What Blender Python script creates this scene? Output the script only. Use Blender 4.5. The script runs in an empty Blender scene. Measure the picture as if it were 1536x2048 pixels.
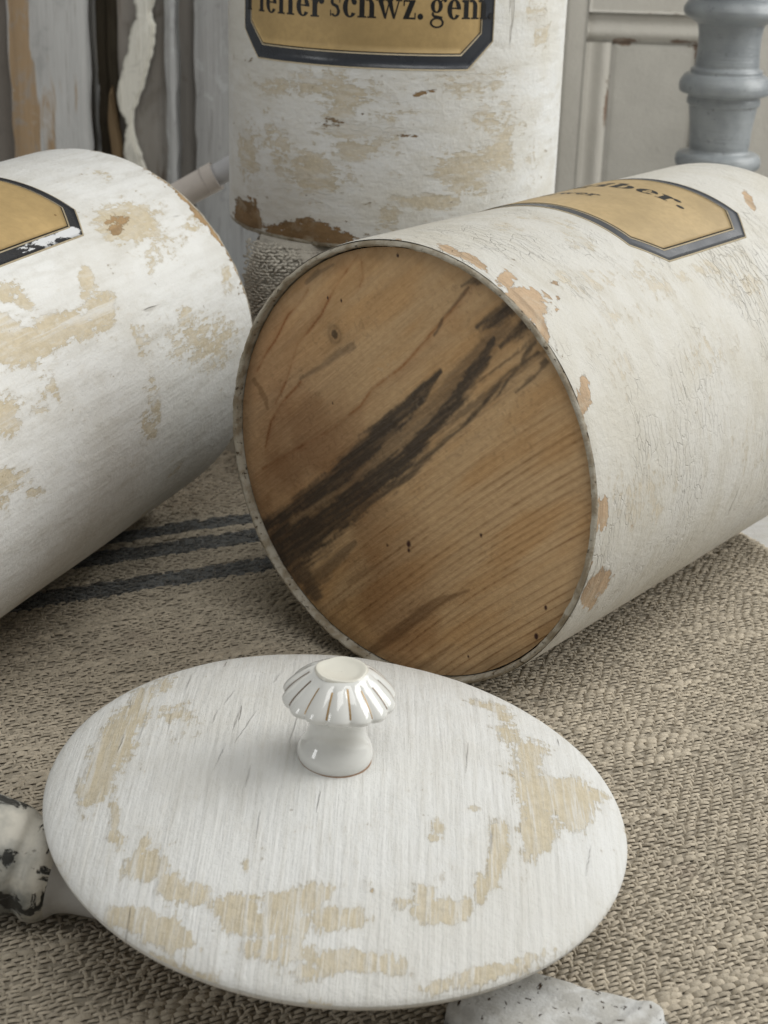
# Three worn apothecary canisters, a lid and a linen cloth, seen close up
WEAR={"left":[[-53.24,54.34,-4.75,-18.22,-7.32,11.02,1,1],[-51.71,60.15,-2.29,-8.59,-3.68,5.55,2,0.62],[-68.21,107.48,-0.86,-3.3,-4.42,5.38,1,1],[-73.09,113.94,-0.86,-3.32,-1.98,2.25,1,0.9],[-81.15,110.98,-2.25,-8.75,-6.47,6.53,1,1],[-80.76,135.37,-1.91,-19.54,-5.76,2.67,1,1],[-81.16,158.78,-1.99,-19.56,-5.71,2.55,1,1],[-76.25,169.48,-2.68,-9.45,-7.48,7.54,1,1],[-61.73,151.73,-1.99,-6.95,-3.63,4.43,1,0.9],[-66.99,148.52,-3.46,-2.88,-1.27,3.39,1,0.8],[-108.65,45.82,-7.72,-30.86,-10.16,4.69,1,0.62],[-98.53,53.44,-2.77,-11.38,-5.29,3.73,1,0.5],[-98.78,185.01,-2.28,-7.58,-5.79,3.62,1,0.75],[-118.23,193.54,-3.15,-9.38,-3.94,0.98,1,0.8],[-127.35,179.59,-2.37,-6.81,-1.75,0.1,1,0.6],[-101.99,168.4,-2.41,-8.16,-3.0,1.72,1,0.5],[-65.86,40.89,-3.13,-13.13,-7.56,10.33,1,0.45],[-70.89,60.26,-0.77,-3.2,-5.39,6.76,1,0.6],[-63.26,7.73,-4.12,-0.04,-2.66,18.38,1,0.6],[-91.02,12.39,-1.1,-4.88,-5.52,5.04,1,0.6],[-54.35,66.07,-1.05,-4.01,-1.98,2.91,2,0.9],[-123.2,198.98,-1.18,-3.36,-4.89,0.74,1,0.6],[-54,1,7,0,0,3.2,2,1.0],[-62,1.5,7,0,0,4.6,2,1.05],[-71,1,7,0,0,3.4,2,1.0],[-80,0.5,6,0,0,2.2,2,0.8]],"stand":[[-169.85,70.36,29.71,2.67,0.07,-5.18,1,0.66],[-145.31,67.93,13.66,0.83,0.12,-5.35,1,0.75],[-149.28,60.14,9.31,0.65,0.12,-5.4,1,0.7],[-144.95,52.41,13.74,0.91,0.09,-3.91,1,0.75],[-143.61,44.19,11.44,0.76,0.09,-3.94,1,0.8],[-206.05,37.04,10.13,1.53,-0.02,-11.5,1,0.75],[-181.09,38.28,6.9,0.88,0.09,-10.11,1,0.5],[-158.85,30.76,13.02,1.3,0.14,-8.03,1,0.85],[-169.35,32.98,8.21,0.95,0.12,-8.96,1,0.55],[-108.06,22.48,13.84,-0.14,0.13,-3.14,1,0.9],[-89.35,33.78,12.26,-0.59,0.56,-10.08,1,0.85],[-100.4,34.18,7.12,-0.17,0.31,-6.68,1,0.6],[-73.63,44.01,7.74,-0.55,0.66,-8.98,1,0.7],[-77.55,58.65,12.7,-0.68,0.6,-8.82,1,0.62],[-89.1,74.29,17.55,-0.43,0.39,-6.88,1,0.55],[-111.58,70.2,5.11,1.37,0.33,-1.03,2,0.75],[-118.19,51.15,4.87,0.08,0.03,-0.87,2,0.6],[-153.19,55.51,7.15,0.56,0.05,-2.61,2,0.5],[-139.7,60.09,1.34,0.07,0.03,-1.29,2,0.7],[-210.46,5.88,12.84,2.42,-0.03,-7.62,2,1.1],[-203.62,2.89,9.67,1.81,-0.0,-3.79,2,1.0],[-168.98,5.29,18.25,2.46,0.06,-4.14,2,1.1],[-153.41,4.16,9.79,1.0,0.07,-3.66,2,1.1],[-176.16,4.73,11.97,1.78,0.04,-3.7,2,1.0],[-146.23,5.97,2.48,2.26,0.93,-0.97,2,0.8],[-131.51,53.57,13.25,0.56,0.38,-13.0,1,0.35],[-52.1,35.22,5.98,-0.68,1.58,-13.95,1,0.4]],"right":[[36.35,6.31,1.2,4.2,3.26,-4.13,2,1],[44.01,7.72,3.73,7.43,2.42,-3.64,2,1.05],[49.6,3.97,1.68,6.69,4.52,-5.24,2,1.05],[61.32,-1.03,0.72,3.01,6.61,-6.73,2,1.05],[52.69,-2.96,0.99,4.0,3.35,-3.73,2,0.95],[14.8,4.95,4.62,0.65,1.81,-3.08,2,0.9],[22.72,5.61,6.37,-0.16,1.31,-2.71,2,0.9],[82.62,4.79,0.72,3.09,6.76,-4.76,2,0.85],[93.16,-1.6,0.58,2.38,4.4,-2.23,2,0.8],[121.46,3.47,0.9,3.14,5.22,0.33,2,0.95],[151.04,9.8,4.63,6.64,4.48,-5.23,2,1.1],[154.94,7.1,2.92,7.11,6.26,4.46,2,0.9],[162.47,-7.24,4.47,5.53,2.2,-5.19,2,0.7],[31.52,187.52,-0.42,3.04,5.52,-5.21,2,1.1],[43.15,27.51,0.47,1.84,0.96,-1.22,2,0.9],[49.13,21.34,0.23,0.93,1.61,-1.93,2,0.8],[52.99,15.91,0.23,0.94,1.03,-1.18,2,0.7],[21.88,96.96,3.15,9.3,5.85,-9.17,1,0.4],[46.47,41.68,4.77,19.41,5.67,-7.2,1,0.5],[53.39,76.37,3.68,16.42,7.41,-9.36,1,0.45],[61.23,46.72,4.13,18.42,5.04,-5.56,1,0.4],[123.98,33.95,5.86,20.95,11.18,1.58,1,0.5],[84.83,87.66,3.42,16.22,13.12,-9.66,1,0.4],[64.81,130.35,3.3,16.44,7.32,-8.69,1,0.45],[82.55,27.1,1.87,8.21,12.14,-8.81,1,0.35],[67.26,24.46,1.16,5.09,7.89,-7.72,1,0.5],[127.07,108.37,4.51,17.49,21.22,5.94,1,0.35],[55.91,109.83,-0.37,29.29,3.19,-2.04,1,0.5]],"lid":[[-61.62,27.9,3.45,-4.47,-1.53,-14.13,1,0.9],[-64.61,10.37,4.6,-3.77,-0.35,-15.52,1,1],[-66.1,-9.41,3.2,-1.46,1.0,-13.7,1,1],[-67.95,-17.84,2.22,-0.44,1.45,-7.88,1,0.9],[-58.99,-27.36,1.87,-0.23,2.04,-11.99,1,0.75],[-56.04,-37.08,2.09,-0.22,0.62,-3.66,1,0.7],[-55.88,45.15,2.86,6.52,2.18,-6.13,1,0.6],[-47.65,-45.61,4.33,-0.28,0.69,-4.42,1,1.05],[-49.39,-38.55,1.03,-0.68,-0.58,-3.21,1,0.8],[-40.35,-52.51,3.25,-0.11,0.51,-3.52,1,0.9],[-52.19,-59.57,3.01,-0.43,0.35,-1.98,1,0.9],[-46.3,-61.91,4.97,-2.36,-0.41,-2.58,1,1.05],[-39.6,-65.85,6.09,-2.68,-0.49,-2.78,1,1.05],[-33.8,-55.0,3.22,-0.02,0.37,-2.82,1,0.9],[-22.15,-59.44,5.63,0.21,0.4,-3.62,1,1.05],[-14.37,-63.52,9.72,0.6,0.37,-3.78,1,1.05],[-10.03,-57.17,6.15,0.51,0.32,-3.7,1,1.0],[-4.09,-53.44,3.73,0.4,0.2,-2.87,1,0.9],[1.37,-60.59,7.36,0.88,0.19,-2.99,1,0.8],[-11.28,-70.38,8.42,-1.1,-0.16,-2.69,1,0.9],[5.78,-72.13,11.44,0.76,0.05,-2.65,1,0.95],[-1.25,-74.86,7.14,0.68,0.17,-2.03,1,0.7],[27.46,-53.92,6.36,1.37,0.03,-2.83,1,1],[22.95,-50.05,2.04,0.42,0.05,-3.26,1,0.85],[33.86,-50.86,1.81,0.44,-0.01,-2.9,1,0.8],[17.3,-53.56,2.52,0.46,0.05,-1.9,1,0.7],[42.15,-30.27,2.11,0.01,-2.05,-11.77,1,0.9],[37.83,-44.06,1.58,0.42,-0.08,-5.12,1,0.9],[54.68,18.32,4.64,5.29,1.3,-10.16,1,0.85],[49.63,32.7,3.19,5.97,2.16,-7.04,1,0.7],[55.59,0.28,5.1,2.24,-0.88,-12.55,1,1.0],[53.67,-18.43,3.36,0.58,-1.62,-10.88,1,1],[65.29,2.45,5.39,-2.64,-3.52,-9.51,1,1.0],[73.53,9.75,4.94,3.24,-0.45,-4.0,1,0.8],[63.67,-7.76,4.51,2.11,-0.39,-4.68,1,0.8],[40.46,47.62,6.04,-0.65,-0.65,-4.26,1,0.55],[47.3,43.86,3.85,-3.39,-1.7,-6.38,1,0.6],[26.06,-23.91,1.89,0.47,-0.01,-3.64,1,0.7],[25.38,-29.03,2.14,0.51,0.0,-1.55,1,0.6],[36.04,-14.24,1.96,0.6,-0.03,-1.32,1,0.7],[31.33,-38.76,3.16,0.78,-0.02,-2.86,1,0.55],[27.39,-43.21,1.56,0.35,0.01,-2.07,1,0.5],[37.65,-68.88,11.01,5.21,0.38,-1.66,1,0.9],[30.25,-73.15,6.06,2.2,0.25,-1.4,1,0.8],[49.15,-61.64,7.38,5.13,0.51,-1.36,1,0.55],[-54.22,-7.1,0.83,-0.08,0.43,-2.86,1,0.6],[-22.38,-45.75,0.76,0.04,0.25,-2.38,1,0.6],[-49.28,22.78,5.86,-0.55,1.22,-9.45,1,0.35]],"crack":[[-47.71,53.04,-48.39,36.79],[-33.32,37.83,-35.61,27.87],[-30.39,23.51,-31.75,15.12],[-25.91,23.72,-30.22,5.3],[-32.73,5.23,-34.65,-7.67],[-13.59,24.61,-15.22,3.26],[-50.35,25.41,-49.93,12.5],[-36.89,24.67,-37.86,16.22],[-5.18,-16.28,-5.74,-24.76],[-57.11,27.0,-57.37,9.16],[-25.01,-5.7,-25.39,-15.98],[-62.16,12.69,-62.62,3.33],[-20.75,51.43,-22.1,43.99],[36.06,18.72,34.79,2.14],[41.86,-18.39,40.79,-30.68],[69.45,-15.81,67.22,-28.62],[-20.43,-26.17,-20.57,-35.84]]}
GRAIN={"dark":[[[[-66.73,-42.16],[-47.68,-25.69],[-31.94,-13.62],[-17.03,2.68],[-8.21,12.32],[2.46,23.98],[13.67,38.08]],[2.87,3.04,3.04,3.71,3.37,2.53,0.67],0.95],[[[-60.17,-51.85],[-47.47,-40.94],[-32.85,-26.76],[-16.54,-12.59],[-1.03,1.85],[9.41,15.51],[19.51,27.77],[29.1,42.17],[34.53,52.74]],[6.74,6.74,5.9,4.72,3.54,2.87,2.19,2.02,0.84],1.0],[[[-23.22,-26.14],[-6.23,-9.92],[9.85,6.4],[22.1,19.38],[30.86,30.29],[41.2,42.97],[52.35,52.06]],[1.35,1.52,1.52,1.01,1.01,1.01,0.84],0.8],[[[28.32,54.95],[34.09,59.45],[39.71,64.69]],[1.69,2.87,3.37],0.85],[[[36.68,50.61],[43.26,56.14],[47.78,61.19]],[1.01,2.19,2.19],0.85],[[[20.4,67.96],[24.82,70.83],[28.29,71.85]],[0.67,1.18,1.52],0.7],[[[35.8,33.14],[44.08,44.43],[50.19,54.98]],[0.51,0.76,1.01],0.8],[[[44.56,37.66],[51.89,45.21],[54.92,50.06]],[0.51,0.84,1.18],0.7],[[[-43.41,-59.5],[-32.41,-46.89],[-20.6,-34.38]],[4.22,3.37,1.01],0.55],[[[-46.43,58.08],[-40.63,62.69],[-33.78,66.98]],[1.52,1.52,1.18],0.45],[[[-48.32,22.29],[-36.48,30.43],[-25.02,38.31]],[1.18,1.85,2.19],0.42],[[[9.89,49.66],[14.71,58.39],[23.43,68.49]],[0.76,0.59,0.59],0.6],[[[-61.49,-48.02],[-35.42,-20.46],[-16.82,-3.97],[0.71,13.47],[15.22,28.61],[28.84,46.46],[38.14,58.53]],[10.12,8.43,6.74,5.9,5.06,5.06,4.22],0.52],[[[-56.98,-45.7],[-48.6,-51.63],[-41.51,-59.45]],[9.27,8.43,5.06],0.72]],"line":[[[[-23.13,71.38],[-29.13,63.75],[-33.57,57.61],[-39.18,47.5],[-44.97,40.4],[-50.3,34.68],[-53.0,26.08],[-56.24,17.72],[-60.54,9.97]],3.2],[[[-45.21,55.56],[-49.88,49.21],[-54.65,44.62],[-60.69,34.05],[-65.01,28.41],[-69.4,20.75]],2.4],[[[-66.79,-16.92],[-52.9,-6.98],[-33.59,6.41],[-20.97,17.83],[-15.48,25.56],[-2.48,36.52],[5.79,46.22],[10.81,52.46],[17.71,60.66],[23.43,68.49]],3.0],[[[-65.53,-8.03],[-63.02,2.53],[-58.05,10.53],[-48.31,21.34]],1.8],[[[-21.4,69.47],[-20.68,64.3],[-22.25,60.49]],1.6]],"brown":[[[[-14.46,-77.59],[-7.46,-71.1],[1.67,-62.99],[12.6,-50.46],[23.4,-43.17],[29.69,-38.33]],[4.22,5.06,5.9,5.06,2.53,0.84],1.0],[[[9.21,-75.86],[16.87,-68.16],[24.36,-60.65]],[3.37,3.37,0.84],0.7],[[[-70.67,16.58],[-66.85,11.52],[-64.31,8.15]],[3.37,3.88,2.53],0.8],[[[-24.94,-51.86],[-15.53,-43.97],[-10.91,-40.61]],[2.19,3.04,0.84],0.6],[[[-31.93,-68.56],[-25.94,-60.41]],[2.53,2.53],0.5]],"knot":[-32.97,41.79],"spot":[[[-36.39,54.21],0.5],[[-30.27,54.32],0.5],[[2.96,-28.22],1.1],[[3.17,-30.6],0.7],[[33.73,-16.23],0.6],[[58.59,-46.53],1.0],[[61.49,-34.92],0.7],[[-6.19,74.13],0.6],[[-33.21,16.05],0.4],[[-6.57,-31.41],0.5],[[31.16,-63.38],0.5]],"grain":[[-15.6,-41.98],[72.22,31.05],[1.54,-59.98],[73.83,12.55],[-48.26,17.52],[-3.36,57.68]]}
WORLD_S, KEY, FILL, TOP, BACK = 0.21, 27, 4, 13, 9
import bpy, math, random
import numpy as np
from mathutils import Matrix, Vector

C = bpy.context.scene.collection
R = 0.08            # canister radius (m)
HC = 0.224          # canister height
random.seed(4)
rng = np.random.default_rng(7)

# ---------------------------------------------------------------- camera, light, exposure
TH, ROLL, HCAM, FPX = 0.375, 0.032, 0.2756, 3281.4
F = Vector((0, math.cos(TH), -math.sin(TH))); Rt = Vector((1, 0, 0)); Up = Rt.cross(F)
Rr = math.cos(ROLL)*Rt + math.sin(ROLL)*Up; Ur = -math.sin(ROLL)*Rt + math.cos(ROLL)*Up
cam_d = bpy.data.cameras.new('camera'); cam = bpy.data.objects.new('camera', cam_d); C.objects.link(cam)
M = Matrix((Rr, Ur, -F)).transposed().to_4x4(); M.translation = Vector((0, 0, HCAM)); cam.matrix_world = M
cam_d.sensor_fit = 'VERTICAL'; cam_d.sensor_height = 36; cam_d.lens = FPX*36/2048
cam_d.clip_start = .01; cam_d.clip_end = 50
cam_d.dof.use_dof = True; cam_d.dof.focus_distance = .53; cam_d.dof.aperture_fstop = 30
bpy.context.scene.camera = cam
sc = bpy.context.scene
sc.view_settings.view_transform = 'Standard'; sc.view_settings.look = 'None'
sc.view_settings.exposure = 0; sc.view_settings.gamma = 1
w = bpy.data.worlds.new('World'); sc.world = w; w.use_nodes = True
bg = w.node_tree.nodes['Background']; bg.inputs[0].default_value = (1, .995, .96, 1); bg.inputs[1].default_value = WORLD_S
def area(name, loc, target, sx, sy, power, col):
    l = bpy.data.lights.new(name, 'AREA'); l.shape = 'RECTANGLE'; l.size = sx; l.size_y = sy; l.energy = power; l.color = col
    o = bpy.data.objects.new(name, l); C.objects.link(o); o.location = loc
    o.rotation_euler = (Vector(target)-Vector(loc)).to_track_quat('-Z', 'Y').to_euler(); return o
area('window_light_right', (1.55, .70, 1.10), (0, .62, .08), 1.1, 1.4, KEY, (1, 1, .975))
area('window_light_back', (1.30, 1.65, 1.45), (0, .55, 0), 1.0, 1.2, BACK, (1, .995, .97))
area('window_light_left', (-1.5, -.30, .62), (0, .45, .05), .30, .8, FILL, (.98, 1, 1))
area('ceiling_light', (.25, -.22, 1.85), (0, .45, 0), 1.3, .9, TOP, (1, 1, .975))

# ---------------------------------------------------------------- helpers
def hash3(ix, iy, iz, seed):
    n = (ix.astype(np.int64)*374761393 + iy.astype(np.int64)*668265263 + iz.astype(np.int64)*2147483647 + seed*974711) & 0xffffffff
    n = ((n ^ (n >> 13))*1274126177) & 0xffffffff
    n = ((n ^ (n >> 16))*2246822519) & 0xffffffff
    return ((n ^ (n >> 15)) & 0xffffff)/float(0xffffff)
def vnoise(x, y, z=0., seed=0):
    x, y, z = np.broadcast_arrays(np.asarray(x, float), np.asarray(y, float), np.asarray(z, float))
    ix, iy, iz = np.floor(x), np.floor(y), np.floor(z); fx, fy, fz = x-ix, y-iy, z-iz
    fx, fy, fz = [t*t*(3-2*t) for t in (fx, fy, fz)]; o = 0
    for a in (0, 1):
        for b in (0, 1):
            for c in (0, 1):
                o = o + (fx if a else 1-fx)*(fy if b else 1-fy)*(fz if c else 1-fz)*hash3(ix+a, iy+b, iz+c, seed)
    return o
def fbm(x, y, z=0., seed=0, oct=4):
    o = 0; s = 0; a = 1.
    for k in range(oct):
        o = o + a*vnoise(np.asarray(x)*2**k, np.asarray(y)*2**k, np.asarray(z)*2**k, seed+k*17); s += a; a *= .5
    return o/s
def sstep(a, b, x):
    t = np.clip((x-a)/(b-a), 0, 1); return t*t*(3-2*t)

def mesh_obj(name, V, Fq, mat, parent=None, smooth=True, attrs=None, uvcol=None):
    """one mesh object from numpy verts and a list/array of faces"""
    me = bpy.data.meshes.new(name)
    V = np.asarray(V, np.float32)
    if isinstance(Fq, np.ndarray):
        n, k = Fq.shape
        me.vertices.add(len(V)); me.vertices.foreach_set('co', V.ravel())
        me.loops.add(n*k); me.loops.foreach_set('vertex_index', Fq.astype(np.int32).ravel())
        me.polygons.add(n); me.polygons.foreach_set('loop_start', np.arange(0, n*k, k, dtype=np.int32))
        me.update(calc_edges=True)
    else:
        me.from_pydata([tuple(map(float, v)) for v in V], [], [tuple(int(i) for i in f) for f in Fq])
    me.polygons.foreach_set('use_smooth', np.full(len(me.polygons), smooth))
    for k, a in (attrs or {}).items():
        if np.ndim(a) == 1:
            t = me.attributes.new(k, 'FLOAT', 'POINT'); t.data.foreach_set('value', np.asarray(a, np.float32))
        else:
            t = me.attributes.new(k, 'FLOAT_COLOR', 'POINT')
            t.data.foreach_set('color', np.concatenate([a, np.ones((len(a), 1))], 1).astype(np.float32).ravel())
    me.validate(); me.update()
    me.materials.append(mat)
    o = bpy.data.objects.new(name, me); C.objects.link(o)
    if parent: o.parent = parent
    return o
def grid_faces(nu, nv, wrap_u=False, off=0):
    iu = np.arange(nu if wrap_u else nu-1); iv = np.arange(nv-1)
    a, b = np.meshgrid(iu, iv, indexing='ij'); a2 = (a+1) % nu
    return np.stack([a*nv+b, a2*nv+b, a2*nv+b+1, a*nv+b+1], -1).reshape(-1, 4)+off
def tag(o, label, cat, group=None, kind=None):
    o['label'] = label; o['category'] = cat
    if group: o['group'] = group
    if kind: o['kind'] = kind
    return o
def empty(name, loc=(0, 0, 0), mat=None):
    o = bpy.data.objects.new(name, None); C.objects.link(o); o.empty_display_size = .02
    if mat is not None: o.matrix_world = mat
    else: o.location = loc
    return o
def basis(x, y, z, loc):
    m = Matrix((Vector(x), Vector(y), Vector(z))).transposed().to_4x4(); m.translation = Vector(loc); return m
def lathe(prof, n=64, mod=None):
    """prof: list of (r, z); returns verts, quads around local Z"""
    p = np.array(prof, float); a = np.linspace(0, 2*np.pi, n, endpoint=False)
    r = p[None, :, 0].repeat(n, 0); z = p[None, :, 1].repeat(n, 0); A = a[:, None]
    if mod is not None: r, z = mod(r, z, A)
    V = np.stack([r*np.cos(A), r*np.sin(A), z], -1).reshape(-1, 3)
    return V, grid_faces(n, len(p), True)
def smooth_prof(pts, n=8):
    p = np.array(pts, float); out = []
    q = np.vstack([2*p[0]-p[1], p, 2*p[-1]-p[-2]])
    for i in range(1, len(q)-2):
        for t in np.linspace(0, 1, n, endpoint=False):
            a, b, c, d = q[i-1], q[i], q[i+1], q[i+2]
            out.append(.5*((2*b)+(-a+c)*t+(2*a-5*b+4*c-d)*t*t+(-a+3*b-3*c+d)*t**3))
    out.append(p[-1]); o = np.array(out); o[:, 0] = np.maximum(o[:, 0], 1e-5); return o
def rbox(name, x0, x1, y0, y1, z0, z1, mat, parent=None, b=.002):
    """box with bevelled edges"""
    import bmesh
    bm = bmesh.new(); bmesh.ops.create_cube(bm, size=1)
    for v in bm.verts: v.co = ((x0+x1)/2+v.co.x*(x1-x0), (y0+y1)/2+v.co.y*(y1-y0), (z0+z1)/2+v.co.z*(z1-z0))
    bmesh.ops.bevel(bm, geom=bm.edges[:], offset=b, segments=2, affect='EDGES', profile=.6)
    me = bpy.data.meshes.new(name); bm.to_mesh(me); bm.free(); me.materials.append(mat)
    o = bpy.data.objects.new(name, me); C.objects.link(o)
    if parent: o.parent = parent
    return o
def prism(name, outline, y0, y1, mat, parent=None, b=.0015):
    """polygon in x,z extruded along y, bevelled"""
    import bmesh
    bm = bmesh.new(); vs = [bm.verts.new((x, y0, z)) for x, z in outline]; f = bm.faces.new(vs)
    r = bmesh.ops.extrude_face_region(bm, geom=[f])
    for v in r['geom']:
        if isinstance(v, bmesh.types.BMVert): v.co.y = y1
    bmesh.ops.recalc_face_normals(bm, faces=bm.faces[:])
    bmesh.ops.bevel(bm, geom=[e for e in bm.edges if abs(e.verts[0].co.y-e.verts[1].co.y) < 1e-6], offset=b, segments=2, affect='EDGES')
    me = bpy.data.meshes.new(name); bm.to_mesh(me); bm.free(); me.materials.append(mat)
    o = bpy.data.objects.new(name, me); C.objects.link(o)
    if parent: o.parent = parent
    return o

# ---------------------------------------------------------------- materials
class NT:
    def __init__(s, name, rough=.5, spec=.3):
        s.m = bpy.data.materials.new(name); s.m.use_nodes = True; s.t = s.m.node_tree; s.n = s.t.nodes; s.l = s.t.links
        s.b = s.n['Principled BSDF']; s.b.inputs['Roughness'].default_value = rough; s.b.inputs['Specular IOR Level'].default_value = spec
    def new(s, typ, **kw):
        x = s.n.new(typ)
        for k, v in kw.items(): setattr(x, k, v)
        return x
    def put(s, sock, v):
        if v is None: return
        if hasattr(v, 'is_output') or isinstance(v, bpy.types.NodeSocket): s.l.new(v, sock)
        elif isinstance(v, (tuple, list)) and len(v) == 3 and sock.type == 'RGBA': sock.default_value = (*v, 1)
        else: sock.default_value = v
    def coord(s, scale=(1, 1, 1), rot=(0, 0, 0), loc=(0, 0, 0)):
        tc = s.new('ShaderNodeTexCoord'); mp = s.new('ShaderNodeMapping')
        s.l.new(tc.outputs['Object'], mp.inputs[0]); mp.inputs['Scale'].default_value = scale
        mp.inputs['Rotation'].default_value = rot; mp.inputs['Location'].default_value = loc
        return mp.outputs[0]
    def noise(s, vec, scale=1., detail=4., rough=.55, dist=0., lac=2.):
        x = s.new('ShaderNodeTexNoise'); s.l.new(vec, x.inputs['Vector']); x.inputs['Scale'].default_value = scale
        x.inputs['Detail'].default_value = detail; x.inputs['Roughness'].default_value = rough; x.inputs['Distortion'].default_value = dist
        return x.outputs['Fac']
    def voro(s, vec, scale, feat='DISTANCE_TO_EDGE', rnd=1.):
        x = s.new('ShaderNodeTexVoronoi', feature=feat); s.l.new(vec, x.inputs['Vector']); x.inputs['Scale'].default_value = scale
        x.inputs['Randomness'].default_value = rnd; return x.outputs['Distance']
    def math(s, op, a, b=None, c=None, clamp=False):
        x = s.new('ShaderNodeMath', operation=op, use_clamp=clamp)
        for i, v in enumerate((a, b, c)): s.put(x.inputs[i], v) if v is not None else None
        return x.outputs[0]
    def ss(s, v, a, b, lo=0., hi=1.):
        x = s.new('ShaderNodeMapRange', interpolation_type='SMOOTHSTEP'); s.l.new(v, x.inputs[0])
        for i, q in zip((1, 2, 3, 4), (a, b, lo, hi)): x.inputs[i].default_value = q
        return x.outputs[0]
    def mix(s, f, a, b, mode='MIX'):
        x = s.new('ShaderNodeMix', data_type='RGBA', blend_type=mode); s.put(x.inputs[0], f); s.put(x.inputs[6], a); s.put(x.inputs[7], b)
        return x.outputs[2]
    def ramp(s, v, stops):
        x = s.new('ShaderNodeValToRGB'); s.l.new(v, x.inputs[0]); e = x.color_ramp.elements
        while len(e) < len(stops): e.new(.5)
        for q, (p, c) in zip(e, stops): q.position = p; q.color = (*c, 1)
        return x.outputs[0]
    def attr(s, name, col=False):
        x = s.new('ShaderNodeAttribute', attribute_name=name); return x.outputs['Color' if col else 'Fac']
    def bump(s, h, dist, strength=1., normal=None):
        x = s.new('ShaderNodeBump'); s.l.new(h, x.inputs['Height']); x.inputs['Distance'].default_value = dist
        x.inputs['Strength'].default_value = strength
        if normal is not None: s.l.new(normal, x.inputs['Normal'])
        return x.outputs[0]
    def out(s, col=None, normal=None, rough=None):
        s.put(s.b.inputs['Base Color'], col); s.put(s.b.inputs['Roughness'], rough)
        if normal is not None: s.l.new(normal, s.b.inputs['Normal'])
        return s.m

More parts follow.
